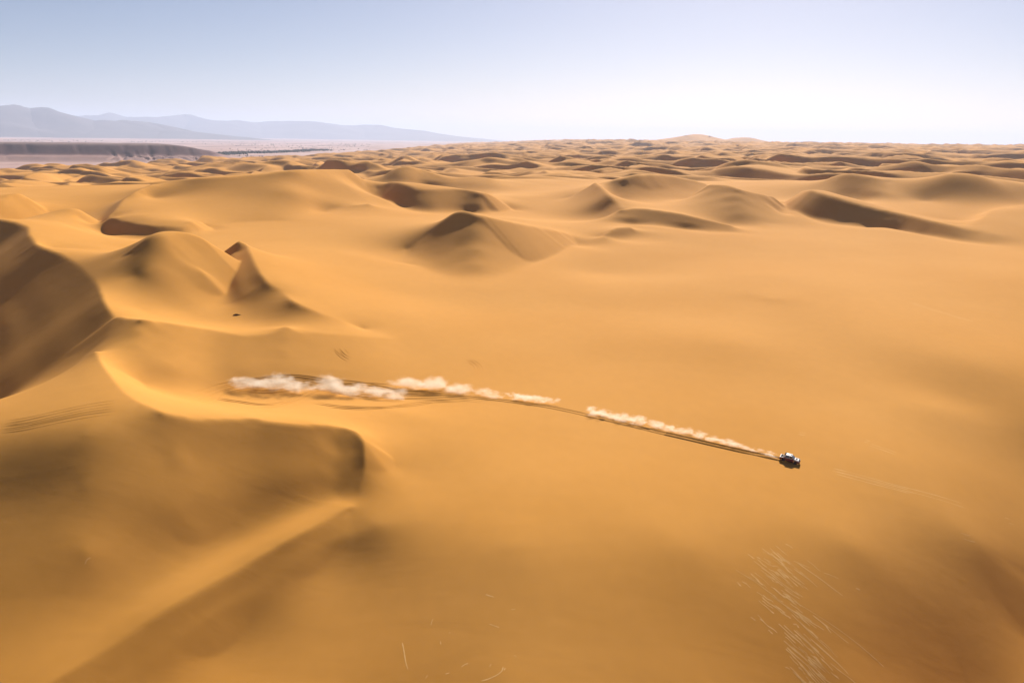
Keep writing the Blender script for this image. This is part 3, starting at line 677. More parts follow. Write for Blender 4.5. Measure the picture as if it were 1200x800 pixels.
# ------------------------------------------------------------------ tyre tracks and scuffed sand
TRACK_MAIN=[
[(-69.0,230.8),(-56.2,235.0),(-41.6,232.0),(-28.1,235.8),(-9.2,236.3),(9.6,231.7),(22.9,224.2),(39.3,214.3),(53.1,207.8),(66.3,203.1)]]
TRACK_LOOPS=[
[(-73.2,179.6),(-80.9,215.5),(-77.7,227.5),(-69.3,234.1),(-61.3,238.6),(-52.4,239.6),(-43.1,238.0),(-31.2,238.2),(-13.7,240.2),(0.7,238.4)],
[(-72.3,177.5),(-79.5,212.8),(-76.5,227.2),(-69.5,233.2),(-61.4,237.6),(-52.3,238.6),(-41.7,236.3),(-30.6,237.1),(-13.5,238.6),(0.8,236.0)],
[(-71.5,176.0),(-78.2,208.6),(-76.9,225.3),(-69.0,232.4),(-61.7,235.9),(-52.2,236.9),(-42.1,234.5),(-29.7,234.9),(-14.1,236.4),(0.4,234.3)],
[(-71.2,174.8),(-74.1,196.8),(-75.6,224.3),(-69.6,230.8),(-60.5,235.0),(-52.0,235.4),(-42.0,232.0),(-30.5,231.2),(-13.2,233.2),(0.6,231.4)],
[(-75.2,228.6),(-66.0,228.0),(-58.1,233.3),(-50.1,239.8),(-40.8,241.6),(-28.4,238.4),(-16.8,243.3),(-2.2,240.9)],
[(-61.3,194.3),(-59.5,212.3),(-56.5,226.6),(-50.7,236.9),(-40.8,241.6),(-29.0,243.2)],
[(-62.6,205.0),(-58.6,217.2),(-55.0,229.9),(-48.6,238.2),(-38.3,240.5)],
[(-78.6,218.3),(-70.8,217.7),(-62.7,215.9),(-57.0,223.9),(-52.6,234.5),(-45.4,240.5)],
[(-53.4,222.9),(-43.5,217.6),(-32.6,218.2),(-22.7,228.4),(-9.1,233.0)],
[(-47.7,216.9),(-38.6,214.6),(-28.6,220.7),(-18.4,232.5)]]
TRACK_LEFT=[
[(-108.2,176.0),(-100.7,175.5),(-94.2,176.9),(-87.9,178.8),(-81.3,180.5)],
[(-107.6,174.9),(-100.1,174.3),(-93.6,175.6),(-87.2,177.4),(-80.7,179.0)],
[(-106.9,173.6),(-99.4,173.0),(-92.8,174.2),(-86.5,175.9),(-80.1,177.4)],
[(-106.4,172.7),(-98.9,172.2),(-92.4,173.2),(-86.0,174.8),(-79.6,176.4)],
[(-105.8,171.8),(-98.4,171.2),(-91.8,172.1),(-85.5,173.6),(-79.2,175.3)]]
TRACK_ARCS=[
[(-53.6,263.3),(-52.2,259.7),(-49.9,257.3),(-46.7,256.0)],
[(-53.5,261.4),(-51.8,258.0),(-49.6,255.5),(-47.1,254.4)],
[(-52.2,263.0),(-50.8,260.7),(-48.9,258.6)],
[(-14.3,274.6),(-11.8,271.7),(-9.7,266.0),(-9.4,258.2),(-10.3,251.2)],
[(-13.4,272.2),(-11.3,268.3),(-10.3,262.4),(-10.8,255.4)],
[(-15.0,276.2),(-12.8,271.4),(-11.5,265.6)],
[(-67.0,299.9),(-65.6,304.0),(-64.3,304.8)]]
TRACK_OLD=[
[(74.3,201.5),(81.6,198.8),(90.7,195.8),(100.5,194.8),(110.6,194.2)],
[(75.7,199.6),(84.8,196.4),(96.1,194.1)],
[(74.1,221.5),(78.1,220.0)],
[(90.9,218.3),(95.4,215.4),(99.7,212.5)],
[(98.8,182.3),(101.7,182.1),(103.9,182.5)],
[(116.1,194.6),(119.6,195.1)],
[(169.0,377.3),(174.7,357.6),(182.5,338.4)],
[(91.6,220.1),(93.7,218.5)]]
STREAKS=[
[(46.5,155.6),(47.2,154.8),(48.0,154.2),(48.7,153.3),(49.4,152.5)],
[(43.6,152.4),(44.0,152.0),(44.5,151.8),(44.9,151.3),(45.3,150.8)],
[(50.2,134.7),(50.4,134.6),(50.6,134.4),(50.8,134.4),(50.9,134.1)],
[(54.0,135.0),(54.6,134.3),(55.2,133.5),(55.9,132.9),(56.6,132.3)],
[(54.6,156.8),(55.2,156.3),(55.7,155.8),(56.3,155.3),(56.8,154.9)],
[(53.3,162.0),(54.1,160.7),(55.1,160.0),(55.9,158.8),(56.8,157.8)],
[(55.0,158.9),(55.9,158.1),(56.8,157.4),(57.7,156.7),(58.5,155.9)],
[(49.5,139.0),(50.3,138.1),(51.1,137.2),(51.8,136.3),(52.6,135.5)],
[(51.5,136.3),(51.8,135.9),(52.1,135.8),(52.3,135.4),(52.6,135.4)],
[(50.7,162.3),(51.4,161.2),(52.3,160.5),(53.0,159.6),(53.8,158.8)],
[(52.5,139.1),(53.1,138.8),(53.5,138.1),(54.0,137.6),(54.5,137.1)],
[(51.1,152.5),(51.5,152.1),(52.0,151.6),(52.4,151.2),(52.9,150.9)],
[(42.5,151.8),(42.8,151.6),(43.0,151.3),(43.2,151.0),(43.5,151.1)],
[(51.2,160.4),(52.2,159.6),(53.3,158.7),(54.5,158.2),(55.6,157.4)],
[(48.3,144.8),(49.1,144.1),(49.9,143.3),(50.7,142.5),(51.5,141.9)],
[(48.8,155.4),(49.2,155.0),(49.7,154.7),(50.1,154.2),(50.4,153.4)],
[(52.7,148.9),(53.4,148.1),(54.3,147.5),(55.2,147.1),(55.9,146.3)],
[(50.9,157.1),(51.7,156.3),(52.5,155.5),(53.3,154.7),(54.0,154.0)],
[(52.0,150.1),(52.6,149.3),(53.3,149.0),(53.9,148.4),(54.7,148.1)],
[(53.0,140.2),(53.6,139.7),(54.2,139.6),(54.7,138.8),(55.3,138.5)],
[(51.5,144.4),(52.2,143.8),(52.9,143.0),(53.6,142.2),(54.4,141.5)],
[(47.5,151.4),(49.9,149.6),(52.4,148.1),(54.9,146.5),(57.4,145.0)],
[(45.7,155.1),(46.3,154.3),(46.9,153.6),(47.5,152.6),(48.2,152.4)],
[(50.0,136.9),(50.3,136.8),(50.6,136.8),(50.7,136.5),(50.9,136.3)],
[(51.7,153.0),(52.5,152.4),(53.3,151.8),(54.1,151.5),(55.0,151.0)],
[(48.6,159.1),(49.2,159.0),(49.9,158.6),(50.4,158.1),(51.0,157.7)],
[(51.4,139.4),(52.0,138.7),(52.7,138.2),(53.4,137.8),(54.0,137.3)],
[(51.6,157.5),(52.0,157.1),(52.4,156.4),(52.9,155.8),(53.4,155.5)],
[(51.2,161.8),(52.0,161.1),(52.7,160.2),(53.4,159.4),(54.2,158.8)],
[(55.6,140.2),(57.8,138.7),(60.1,137.6),(62.2,136.2),(64.5,135.2)],
[(49.9,135.0),(50.7,134.3),(51.3,133.4),(52.1,132.8),(52.9,132.1)],
[(50.2,138.0),(52.0,135.9),(53.8,134.1),(55.6,132.2),(57.4,130.5)],
[(51.2,135.0),(51.8,134.5),(52.4,133.9),(53.1,133.3),(53.7,132.9)],
[(51.4,137.7),(53.6,135.7),(55.7,134.1),(57.8,132.3),(60.0,130.7)],
[(54.1,141.8),(54.3,141.4),(54.6,141.2),(54.9,141.0),(55.1,140.5)],
[(42.1,155.5),(44.2,154.1),(46.3,152.9),(48.3,151.3),(50.3,149.9)],
[(55.5,165.4),(55.9,165.1),(56.3,164.9),(56.7,164.5),(57.1,164.2)],
[(52.6,146.7),(53.5,145.6),(54.4,144.8),(55.4,144.1),(56.3,143.2)],
[(54.0,156.8),(54.9,156.4),(55.6,155.1),(56.5,154.4),(57.3,153.6)],
[(56.3,138.1),(56.5,137.5),(56.9,137.3),(57.3,137.1),(57.6,136.7)],
[(50.0,161.9),(50.3,161.5),(50.7,161.4),(51.1,161.4),(51.3,160.4)],
[(50.2,152.1),(51.0,151.2),(52.0,150.7),(52.9,150.0),(53.8,149.4)],
[(49.8,157.2),(50.4,156.8),(51.0,156.6),(51.5,155.9),(52.1,155.6)],
[(49.8,155.4),(50.4,154.9),(51.0,154.1),(51.6,153.7),(52.3,153.4)],
[(52.1,151.6),(52.2,151.1),(52.5,151.1),(52.6,150.8),(52.8,150.7)],
[(49.8,140.5),(50.3,140.3),(50.7,139.9),(51.1,139.6),(51.6,139.4)],
[(51.8,148.5),(53.5,147.7),(55.1,146.8),(56.7,146.2),(58.4,145.5)],
[(50.8,144.5),(52.0,143.4),(53.2,142.3),(54.5,141.4),(55.7,140.3)],
[(51.8,142.7),(52.4,141.9),(53.0,141.1),(53.6,140.7),(54.2,139.9)],
[(51.6,151.5),(52.1,150.8),(52.6,150.4),(53.1,149.9),(53.7,149.6)],
[(53.1,164.5),(53.7,163.7),(54.2,163.0),(54.8,162.2),(55.4,161.6)],
[(51.9,137.0),(52.2,136.6),(52.5,136.1),(52.9,135.7),(53.2,135.5)],
[(52.2,138.9),(52.7,138.7),(53.1,138.2),(53.6,137.9),(54.1,137.8)],
[(56.0,158.6),(57.0,157.7),(57.9,156.7),(58.7,155.7),(59.7,154.9)],
[(49.1,143.2),(49.6,142.7),(50.2,142.1),(50.7,141.6),(51.3,141.2)],
[(48.9,148.6),(49.1,148.3),(49.4,148.0),(49.7,148.0),(49.9,147.7)],
[(46.5,148.8),(47.0,148.5),(47.6,147.9),(48.2,147.7),(48.8,147.3)],
[(49.3,144.9),(50.1,144.0),(51.0,143.2),(51.8,142.6),(52.7,141.8)],
[(48.9,150.7),(49.5,150.5),(50.0,149.8),(50.6,149.6),(51.2,149.4)],
[(51.8,138.4),(52.6,137.4),(53.4,136.6),(54.3,135.8),(55.0,135.0)],
[(52.8,154.9),(53.1,154.3),(53.4,154.1),(53.8,153.8),(54.2,153.6)],
[(52.6,162.4),(53.4,161.7),(54.0,160.6),(54.7,159.8),(55.5,159.2)],
[(48.7,140.5),(49.5,139.6),(50.3,138.9),(51.1,138.3),(51.9,137.6)],
[(51.8,151.9),(52.6,151.3),(53.3,150.7),(54.0,150.0),(54.6,149.1)],
[(55.5,161.6),(57.9,159.3),(60.4,157.5),(62.8,155.7),(65.4,154.2)],
[(50.9,135.7),(51.4,135.3),(51.8,134.8),(52.3,134.7),(52.7,134.2)],
[(47.4,149.1),(48.2,148.4),(49.0,147.9),(49.8,147.2),(50.6,146.3)],
[(51.3,152.0),(51.7,151.4),(52.1,151.4),(52.4,151.0),(52.9,151.2)],
[(52.0,138.2),(52.5,137.5),(53.0,137.1),(53.4,136.5),(53.9,135.9)],
[(48.9,156.1),(49.3,155.3),(49.8,155.0),(50.3,154.6),(50.8,154.3)],
[(53.7,141.2),(54.0,140.9),(54.4,140.7),(54.7,140.2),(55.0,139.7)],
[(48.4,160.0),(48.5,159.5),(48.7,159.5),(48.9,159.4),(49.0,159.0)],
[(50.0,147.5),(50.3,147.0),(50.8,146.6),(51.2,146.5),(51.6,145.8)],
[(50.1,136.9),(50.4,136.6),(50.8,136.5),(51.0,136.0),(51.4,135.9)],
[(53.6,143.8),(54.8,142.6),(56.0,141.5),(57.2,140.7),(58.3,139.5)],
[(52.5,147.7),(53.1,147.1),(53.7,146.7),(54.3,146.5),(54.9,145.9)],
[(55.1,155.3),(55.3,154.9),(55.6,154.6),(55.9,154.4),(56.1,153.9)],
[(52.2,141.8),(52.7,141.4),(53.3,140.9),(53.8,140.6),(54.4,140.1)],
[(51.8,139.7),(52.6,139.2),(53.3,138.6),(54.1,138.1),(54.8,137.5)],
[(52.7,148.5),(53.3,147.6),(53.9,146.7),(54.6,146.1),(55.2,145.4)],
[(49.9,156.5),(50.5,156.2),(51.0,155.5),(51.6,155.0),(52.1,154.3)],
[(50.6,138.7),(51.4,138.1),(52.1,137.5),(52.7,136.6),(53.5,136.2)],
[(43.5,144.5),(43.7,144.3),(43.9,144.2),(44.2,144.0),(44.4,143.8)],
[(50.9,148.7),(51.6,148.3),(52.2,147.8),(52.8,147.1),(53.4,146.5)],
[(54.8,142.5),(55.4,142.1),(55.9,141.7),(56.4,141.3),(56.8,140.6)],
[(51.8,140.0),(52.5,139.6),(53.1,138.9),(53.8,138.5),(54.5,137.9)],
[(55.3,149.0),(57.1,147.7),(59.0,146.6),(60.9,145.4),(62.9,144.5)],
[(46.3,142.7),(46.5,142.5),(46.7,142.3),(46.9,142.1),(47.2,142.2)],
[(46.3,159.4),(48.7,157.2),(51.1,154.7),(53.5,152.8),(56.0,151.2)],
[(54.8,140.2),(55.4,139.5),(56.0,139.0),(56.5,138.4),(57.1,137.9)],
[(49.0,152.7),(49.7,152.3),(50.3,151.7),(50.9,151.1),(51.6,150.7)],
[(53.2,137.0),(54.0,136.5),(54.7,136.0),(55.5,135.7),(56.2,135.2)],
[(48.9,148.5),(49.4,148.0),(49.9,147.7),(50.4,147.3),(50.9,147.0)],
[(48.9,135.4),(49.7,135.1),(50.3,134.3),(51.0,133.9),(51.7,133.3)],
[(44.8,144.7),(45.7,144.2),(46.5,143.4),(47.5,142.9),(48.3,142.0)],
[(53.4,140.0),(54.1,139.2),(54.9,138.4),(55.6,137.7),(56.4,137.0)],
[(52.1,143.4),(53.2,142.4),(54.2,141.3),(55.3,140.4),(56.3,139.3)],
[(47.0,150.4),(47.5,149.7),(48.0,149.3),(48.6,149.2),(49.1,148.5)],
[(47.5,157.1),(49.2,155.4),(51.0,154.2),(52.7,152.8),(54.5,151.7)],
[(51.2,143.1),(51.5,143.0),(51.8,142.7),(52.1,142.5),(52.4,142.5)],
[(54.7,139.8),(55.0,139.8),(55.2,139.8),(55.3,139.4),(55.5,139.2)],
[(50.1,162.5),(50.3,162.4),(50.6,162.1),(50.8,161.9),(51.1,161.7)],
[(48.6,140.1),(49.0,139.4),(49.5,139.1),(49.9,138.5),(50.5,138.2)],
[(58.7,162.0),(59.3,161.3),(60.0,160.7),(60.6,159.8),(61.3,159.3)],
[(47.7,136.3),(47.8,136.1),(48.1,136.1),(48.3,136.0),(48.5,135.8)],
[(48.8,142.4),(49.8,141.8),(50.7,140.7),(51.7,140.2),(52.6,139.5)],
[(54.0,153.1),(54.3,152.6),(54.7,152.3),(55.1,152.0),(55.5,151.9)],
[(53.9,139.5),(54.2,139.4),(54.4,139.1),(54.6,138.8),(54.9,138.7)],
[(50.4,154.5),(50.7,153.9),(51.2,154.1),(51.6,153.5),(52.0,153.2)],
[(48.4,144.6),(49.5,143.7),(50.7,142.6),(51.9,141.7),(52.9,140.4)],
[(48.7,151.1),(49.0,150.9),(49.3,150.5),(49.5,150.1),(49.9,150.0)],
[(51.2,136.9),(51.4,136.8),(51.5,136.5),(51.7,136.5),(51.8,136.1)],
[(46.9,150.0),(47.2,149.1),(47.6,148.8),(47.9,148.4),(48.3,148.0)],
[(50.9,148.3),(52.8,146.2),(54.6,144.2),(56.5,142.7),(58.3,140.9)],
[(48.2,136.8),(49.0,136.1),(49.7,135.4),(50.5,134.6),(51.2,134.0)],
[(46.0,150.5),(46.3,150.3),(46.7,150.1),(47.0,149.9),(47.3,149.5)],
[(47.9,157.2),(49.2,156.5),(50.4,155.6),(51.5,154.3),(52.7,153.5)],
[(45.7,149.0),(46.4,148.1),(47.2,147.5),(48.0,146.7),(48.8,146.2)],
[(52.3,150.5),(52.6,150.2),(52.9,149.9),(53.3,149.8),(53.6,149.3)],
[(49.4,152.5),(50.1,152.1),(50.7,151.5),(51.3,150.8),(51.9,150.3)],
[(49.7,160.2),(50.0,159.4),(50.5,159.3),(50.9,158.9),(51.3,158.5)],
[(44.9,145.3),(45.2,145.1),(45.5,144.7),(45.8,144.2),(46.1,143.9)],
[(50.4,137.6),(50.9,137.2),(51.4,136.8),(51.9,136.4),(52.3,135.9)],
[(52.4,139.7),(53.1,139.2),(53.9,138.9),(54.6,138.3),(55.3,137.7)],
[(48.0,159.0),(48.6,158.8),(49.1,157.9),(49.6,157.5),(50.1,157.1)],
[(45.0,154.2),(46.0,153.5),(47.0,153.0),(48.0,152.5),(48.8,151.4)],
[(55.6,143.9),(56.5,143.2),(57.4,142.5),(58.1,141.4),(59.1,140.9)],
[(48.2,141.8),(49.4,140.7),(50.5,139.8),(51.7,139.0),(52.8,138.1)],
[(51.2,136.8),(52.6,135.9),(53.9,134.7),(55.3,133.9),(56.6,133.0)],
[(57.1,148.0),(57.6,147.3),(58.2,146.9),(58.6,146.1),(59.1,145.5)],
[(49.4,159.8),(50.3,159.3),(50.9,158.0),(52.0,158.2),(52.8,157.3)],
[(51.3,157.7),(52.4,156.7),(53.5,155.8),(54.5,154.7),(55.5,153.6)],
[(46.6,160.1),(46.9,159.8),(47.3,159.4),(47.6,159.1),(48.0,159.2)],
[(48.9,138.6),(49.3,138.3),(49.7,137.7),(50.1,137.4),(50.5,136.9)],
[(51.6,163.7),(52.3,162.4),(53.0,161.2),(53.8,160.3),(54.7,159.6)],
[(51.2,141.1),(51.6,140.6),(52.0,140.3),(52.5,140.0),(52.8,139.3)],
[(52.1,138.3),(52.9,137.9),(53.7,137.3),(54.5,136.5),(55.3,136.0)],
[(51.5,161.9),(52.0,161.1),(52.6,160.4),(53.3,160.2),(53.8,159.3)],
[(51.8,162.2),(52.4,161.8),(53.0,161.4),(53.5,160.7),(54.0,160.2)],
[(48.6,136.0),(49.3,135.4),(50.1,134.7),(50.9,134.2),(51.7,133.6)],
[(52.4,151.3),(52.6,150.9),(52.8,150.5),(53.0,150.2),(53.3,150.1)],
[(52.9,143.8),(53.3,143.6),(53.7,143.2),(54.0,142.8),(54.4,142.6)],
[(51.5,145.4),(51.8,145.2),(52.2,145.3),(52.4,145.0),(52.6,144.4)],
[(53.1,139.3),(53.7,138.9),(54.3,138.2),(54.9,137.6),(55.6,137.2)],
[(54.0,134.8),(54.4,134.6),(54.8,134.2),(55.1,133.8),(55.5,133.5)],
[(50.5,143.2),(50.8,142.9),(51.1,142.6),(51.5,142.5),(51.8,142.3)],
[(51.8,158.1),(53.0,157.2),(54.1,156.1),(55.2,155.1),(56.4,154.5)],
[(51.8,157.6),(52.4,157.3),(52.9,156.7),(53.5,156.1),(54.1,155.9)],
[(53.7,145.1),(54.4,144.9),(55.0,144.6),(55.5,143.8),(56.1,143.7)],
[(52.8,159.3),(53.5,158.9),(54.0,157.7),(54.6,157.1),(55.3,156.6)],
[(54.1,161.2),(57.6,160.1),(60.4,159.2)],
[(59.9,159.3),(63.2,159.1),(65.9,158.3)],
[(67.1,157.8),(69.0,157.8)],
[(49.5,151.9),(57.4,148.5),(64.5,145.3),(69.8,142.6)],
[(52.3,144.7),(58.0,140.1),(60.9,137.4)],
[(100.0,182.6),(103.3,182.4)]]
SCUFFS=[
[(-17.9,133.8),(-17.1,131.0),(-16.3,127.8),(-15.4,125.7)],
[(-8.0,125.6),(-6.7,126.8),(-5.8,126.9)],
[(-5.1,123.3),(-3.0,123.7),(-0.9,125.1),(-0.6,127.0)],
[(-0.6,125.0),(-0.2,126.1)],
[(-4.6,141.9),(-3.2,141.1),(-1.7,140.6)],
[(-4.1,135.4),(-2.2,134.4),(-0.7,133.8)],
[(0.1,137.9),(1.7,138.2)],
[(0.7,128.5),(1.8,127.9)],
[(-13.1,134.4),(-12.9,136.5),(-12.6,137.2)],
[(-10.9,130.7),(-11.2,132.4)],
[(-13.1,124.3),(-12.4,125.7)],
[(-3.0,125.7),(-2.4,127.0)],
[(-72.3,138.2),(-72.5,140.1),(-71.5,141.0)],
[(-10.1,133.5),(-9.3,133.4)],
[(-10.2,125.1),(-8.7,125.5)]]
PUFF_A=(-65.8,231.7)
PUFF_B=(-46.3,232.4)
PUFF_C=(-27.6,242.0)
PUFF_D=(-16.6,240.8)
PUFF_E=(-2.1,236.8)
PUFF_E2=(9.6,231.7)
TR_A=(19.7,227.2)
TR_B=(32.4,219.4)
TR_C=(45.2,211.2)
TR_D=(66.1,204.0)
CAR=(68.1,201.6)
SCARP=(-91.0,287.5)
NOTCH=(-31.8,183.4)
PUFF_A0=(-73.8,227.7)
PUFF_A1=(-55.5,231.8)
PUFF_B0=(-53.7,232.3)
PUFF_B1=(-29.9,231.6)

PALE = ramp_mat("loose_sand", [(.3, (.62, .33, .10)), (.7, (.78, .47, .18))], .8, 6)
def ribbon(pts, offs, half, berm, lift, rnd_, taper=True):
    """one wheel rut: two low berms of thrown sand either side of a pressed floor, draped on the ground"""
    q = np.array([(p[0], p[1], 0.) for p in pts]); L0 = np.hypot(*np.diff(q[:, :2], axis=0).T).sum()
    q = spline(q, max(4, int(L0/len(q)/.7)))[:, :2]
    t = np.gradient(q, axis=0); t /= np.maximum(np.linalg.norm(t, axis=1), 1e-6)[:, None]
    nrm = np.stack([-t[:, 1], t[:, 0]], -1)
    n = len(q)
    f = np.clip(np.minimum(np.arange(n), np.arange(n)[::-1])/max(3, n*.15), 0, 1) if taper else np.ones(n)
    jit = 1 + .45*(vnoise(np.arange(n)*.31 + rnd_*7, np.full(n, rnd_*3.1), 3) - .5)*2
    prof = [(-2.4, -.25), (-1.3, 1.0), (-.6, .1), (.6, .1), (1.3, 1.0), (2.4, -.25)]
    V = []
    for o, hgt in prof:
        p = q + nrm*(offs + o*half*jit[:, None])
        z = ground_z(p[:, 0], p[:, 1]) + lift + (hgt*berm*jit if hgt > 0 else hgt*(.04 + 4*lift))*f - (1 - f)*(lift + .03)
        V.append(np.column_stack([p, z]))
    V = np.stack(V, 1)
    return V.reshape(-1, 3), grid_faces(n, len(prof))
def ribbons(name, specs, mat, label):
    Vs = []; Fs = []; k = 0
    for i, (pts, offs, half, berm) in enumerate(specs):
        v, f = ribbon(pts, offs, half, berm, .05 if berm > .04 else .012, i + 1.0, len(specs) != 4)
        Vs.append(v); Fs.append(f + k); k += len(v)
    me_ = np_mesh(name, np.vstack(Vs), np.vstack(Fs)[:, ::-1])
    return tag(link(name, me_, mat), label, "tyre tracks", kind="stuff")
GAUGE = .82
ribbons("tyre_tracks", [(p, s_*GAUGE, .10, .05) for p in TRACK_MAIN for s_ in (-1, 1)] + [(TRACK_MAIN[0][-3:], s_*GAUGE, .12, .12) for s_ in (-1, 1)], SAND, "twin wheel ruts trailing behind the rally car")
ribbons("tyre_tracks", [(p, s_*GAUGE, .08, .055) for p in TRACK_LOOPS for s_ in (-1, 1)], SAND, "braided looping wheel ruts under the big dust clouds")
ribbons("tyre_tracks", [(p, s_*GAUGE, .07, .03) for p in TRACK_LEFT for s_ in (-1, 1)], SAND, "bundle of wheel ruts crossing the rounded dune shoulder")
ribbons("tyre_tracks", [(p, s_*.75, .045, .038) for p in TRACK_ARCS for s_ in (-1, 1)], SAND, "short curved wheel ruts on the smooth slope above the dust")
ribbons("tyre_tracks", [(p, s_*.8, .04, .004) for p in TRACK_OLD for s_ in (-1, 1)], PALE, "faint old wheel ruts on the smooth sand ahead of the car")
ribbons("sand_streaks", [(p, 0, .03 + .04*((i*7) % 5)/5, .004) for i, p in enumerate(STREAKS)], PALE, "bundle of fine pale scuffed streaks running down the smooth sand")
ribbons("sand_scuffs", [(p, 0, .04, .004) for p in SCUFFS], PALE, "few short pale curved scuffs on the smooth sand slope")

# a small slumped scarp of crusted sand in the bowl
def lump(name, loc, size, seed, mat, rotz=0.):
    bm = bmesh.new(); bmesh.ops.create_icosphere(bm, subdivisions=3, radius=1)
    rr_ = np.random.RandomState(seed); o_ = rr_.rand(3)*50
    from mathutils import noise as mn
    for v in bm.verts:
        d_ = 1 + .45*mn.fractal(v.co*1.6 + Vector(o_), 1., 2., 4)
        v.co = Vector((v.co.x*size[0]*d_, v.co.y*size[1]*d_, max(v.co.z, -.25)*size[2]*d_))
    me_ = bpy.data.meshes.new(name); bm.to_mesh(me_); bm.free()
    o = link(name, me_, mat); o.rotation_euler.z = rotz
    o.location = (loc[0], loc[1], float(ground_z(loc[0], loc[1])) - .05)
    return o
CRUST = ramp_mat("crusted_sand", [(.3, (.10, .05, .016)), (.7, (.24, .12, .04))], 1.2, 6, bump=.5, bdist=.2)
tag(lump("rock", SCARP, (1.3, .5, .38), 3, CRUST, .15), "small dark rock lying alone in the sand bowl", "rock")

# ------------------------------------------------------------------ rally car
WHITE = simple("white_paint", (.62, .62, .62), .5, 0., .3)
MAROON = simple("maroon_paint", (.16, .016, .022), .3)
BLACK = simple("black_plastic", (.012, .012, .013), .9, 0., .1)
RUBBER = simple("tyre_rubber", (.014, .014, .014), .85)
STEEL = simple("rim_metal", (.30, .30, .31), .4, .8)
GLASS = simple("car_glass", (.02, .026, .03), .08, 0, .8)
LAMP = simple("lamp_lens", (.7, .72, .74), .1, 0, .8)
REDL = simple("tail_lens", (.35, .01, .01), .2)
GREY = simple("grey_panel", (.22, .22, .23), .5)

def finish(bm, name, mat, parent, bevel=.0, smooth=False):
    if bevel:
        bmesh.ops.bevel(bm, geom=[e for e in bm.edges if e.calc_face_angle(0) > .35], offset=bevel, segments=2, affect='EDGES', clamp_overlap=True)
    bmesh.ops.recalc_face_normals(bm, faces=bm.faces)
    me_ = bpy.data.meshes.new(name); bm.to_mesh(me_); bm.free()
    if smooth: me_.shade_smooth()
    return link(name, me_, mat, parent)
def hexa(bm, a, b):
    """box from 4 lower corners a and 4 upper corners b (same winding)"""
    va = [bm.verts.new(p) for p in a]; vb = [bm.verts.new(p) for p in b]
    bm.faces.new(va[::-1]); bm.faces.new(vb)
    for i in range(4): bm.faces.new((va[i], va[(i + 1) % 4], vb[(i + 1) % 4], vb[i]))
def box(name, mat, parent, x0, x1, y0, y1, z0, z1, bevel=.02, tx=0., ty=0.):
    bm = bmesh.new()
    hexa(bm, [(x0, y0, z0), (x1, y0, z0), (x1, y1, z0), (x0, y1, z0)],
         [(x0 + tx, y0 + ty, z1), (x1 - tx, y0 + ty, z1), (x1 - tx, y1 - ty, z1), (x0 + tx, y1 - ty, z1)])
    return finish(bm, name, mat, parent, bevel)
def side_extrude(bm, prof, y0, y1, inset=0.):
    """extrude an x-z outline from y0 to y1, top verts pulled in by `inset` (tumblehome)"""
    zmin = min(p[1] for p in prof); zmax = max(p[1] for p in prof)
    def ring(y, s):
        return [bm.verts.new((x, y + s*inset*((z - zmin)/(zmax - zmin))**2, z)) for x, z in prof]
    a = ring(y0, 1); b = ring(y1, -1); n = len(prof)
    bm.faces.new(a[::-1]); bm.faces.new(b)
    for i in range(n): bm.faces.new((a[i], a[(i + 1) % n], b[(i + 1) % n], b[i]))

car = bpy.data.objects.new("rally_car", None); COL.objects.link(car)
tag(car, "white and dark red rally car speeding over the sand, trailing dust", "car")
# lower body with wheel arches cut into its outline (x forward, y left)
WX, WR = 1.40, .40
def arch(cx):
    return [(cx + .50*math.cos(a), .42 + .50*math.sin(a)) for a in np.linspace(0.05, math.pi - .05, 9)]
prof = [(2.28, .50), (2.33, .72), (2.26, .98), (1.15, 1.10), (-1.1, 1.12), (-2.24, 1.06), (-2.30, .74), (-2.22, .50)]
prof += [(-1.95, .44)] + arch(-WX)[::-1] + [(-.85, .40), (.85, .40)] + arch(WX)[::-1] + [(1.95, .44)]
bm = bmesh.new(); side_extrude(bm, prof, -.95, .95, .05)
body = finish(bm, "body", MAROON, car, .02)
bm = bmesh.new()      # bonnet with a raised centre
hexa(bm, [(1.12, -.80, 1.09), (2.20, -.76, .98), (2.20, .76, .98), (1.12, .80, 1.09)], [(1.12, -.74, 1.17), (2.12, -.66, 1.06), (2.12, .66, 1.06), (1.12, .74, 1.17)])
hood = finish(bm, "hood", WHITE, car, .03)
box("hood_scoop", BLACK, hood, 1.35, 1.75, -.28, .28, 1.13, 1.22, .02, .06, .05)
# cabin: pillars and roof as one white shell, panes set proud in their openings
bm = bmesh.new()
cab = [(1.12, 1.10), (.42, 1.72), (-.95, 1.76), (-1.55, 1.12)]
side_extrude(bm, cab, -.86, .86, .16)
cabin = finish(bm, "cabin", WHITE, car, .03)
box("roof", WHITE, car, -1.02, .46, -.70, .70, 1.735, 1.80, .025, .06, .05)
box("roof_vent", BLACK, car, .05, .38, -.16, .16, 1.795, 1.90, .02, .05, .03)
def pane(name, pts, parent, mat=GLASS, d=.02):
    bm = bmesh.new(); p = [Vector(q) for q in pts]; n = (p[1] - p[0]).cross(p[2] - p[0]).normalized()
    hexa(bm, p, [q + n*d for q in p]); return finish(bm, name, mat, parent)
pane("windscreen", [(1.06, -.72, 1.17), (1.06, .72, 1.17), (.48, .60, 1.685), (.48, -.60, 1.685)], cabin)
pane("rear_window", [(-1.49, .70, 1.20), (-1.49, -.70, 1.20), (-1.01, -.60, 1.68), (-1.01, .60, 1.68)], cabin)
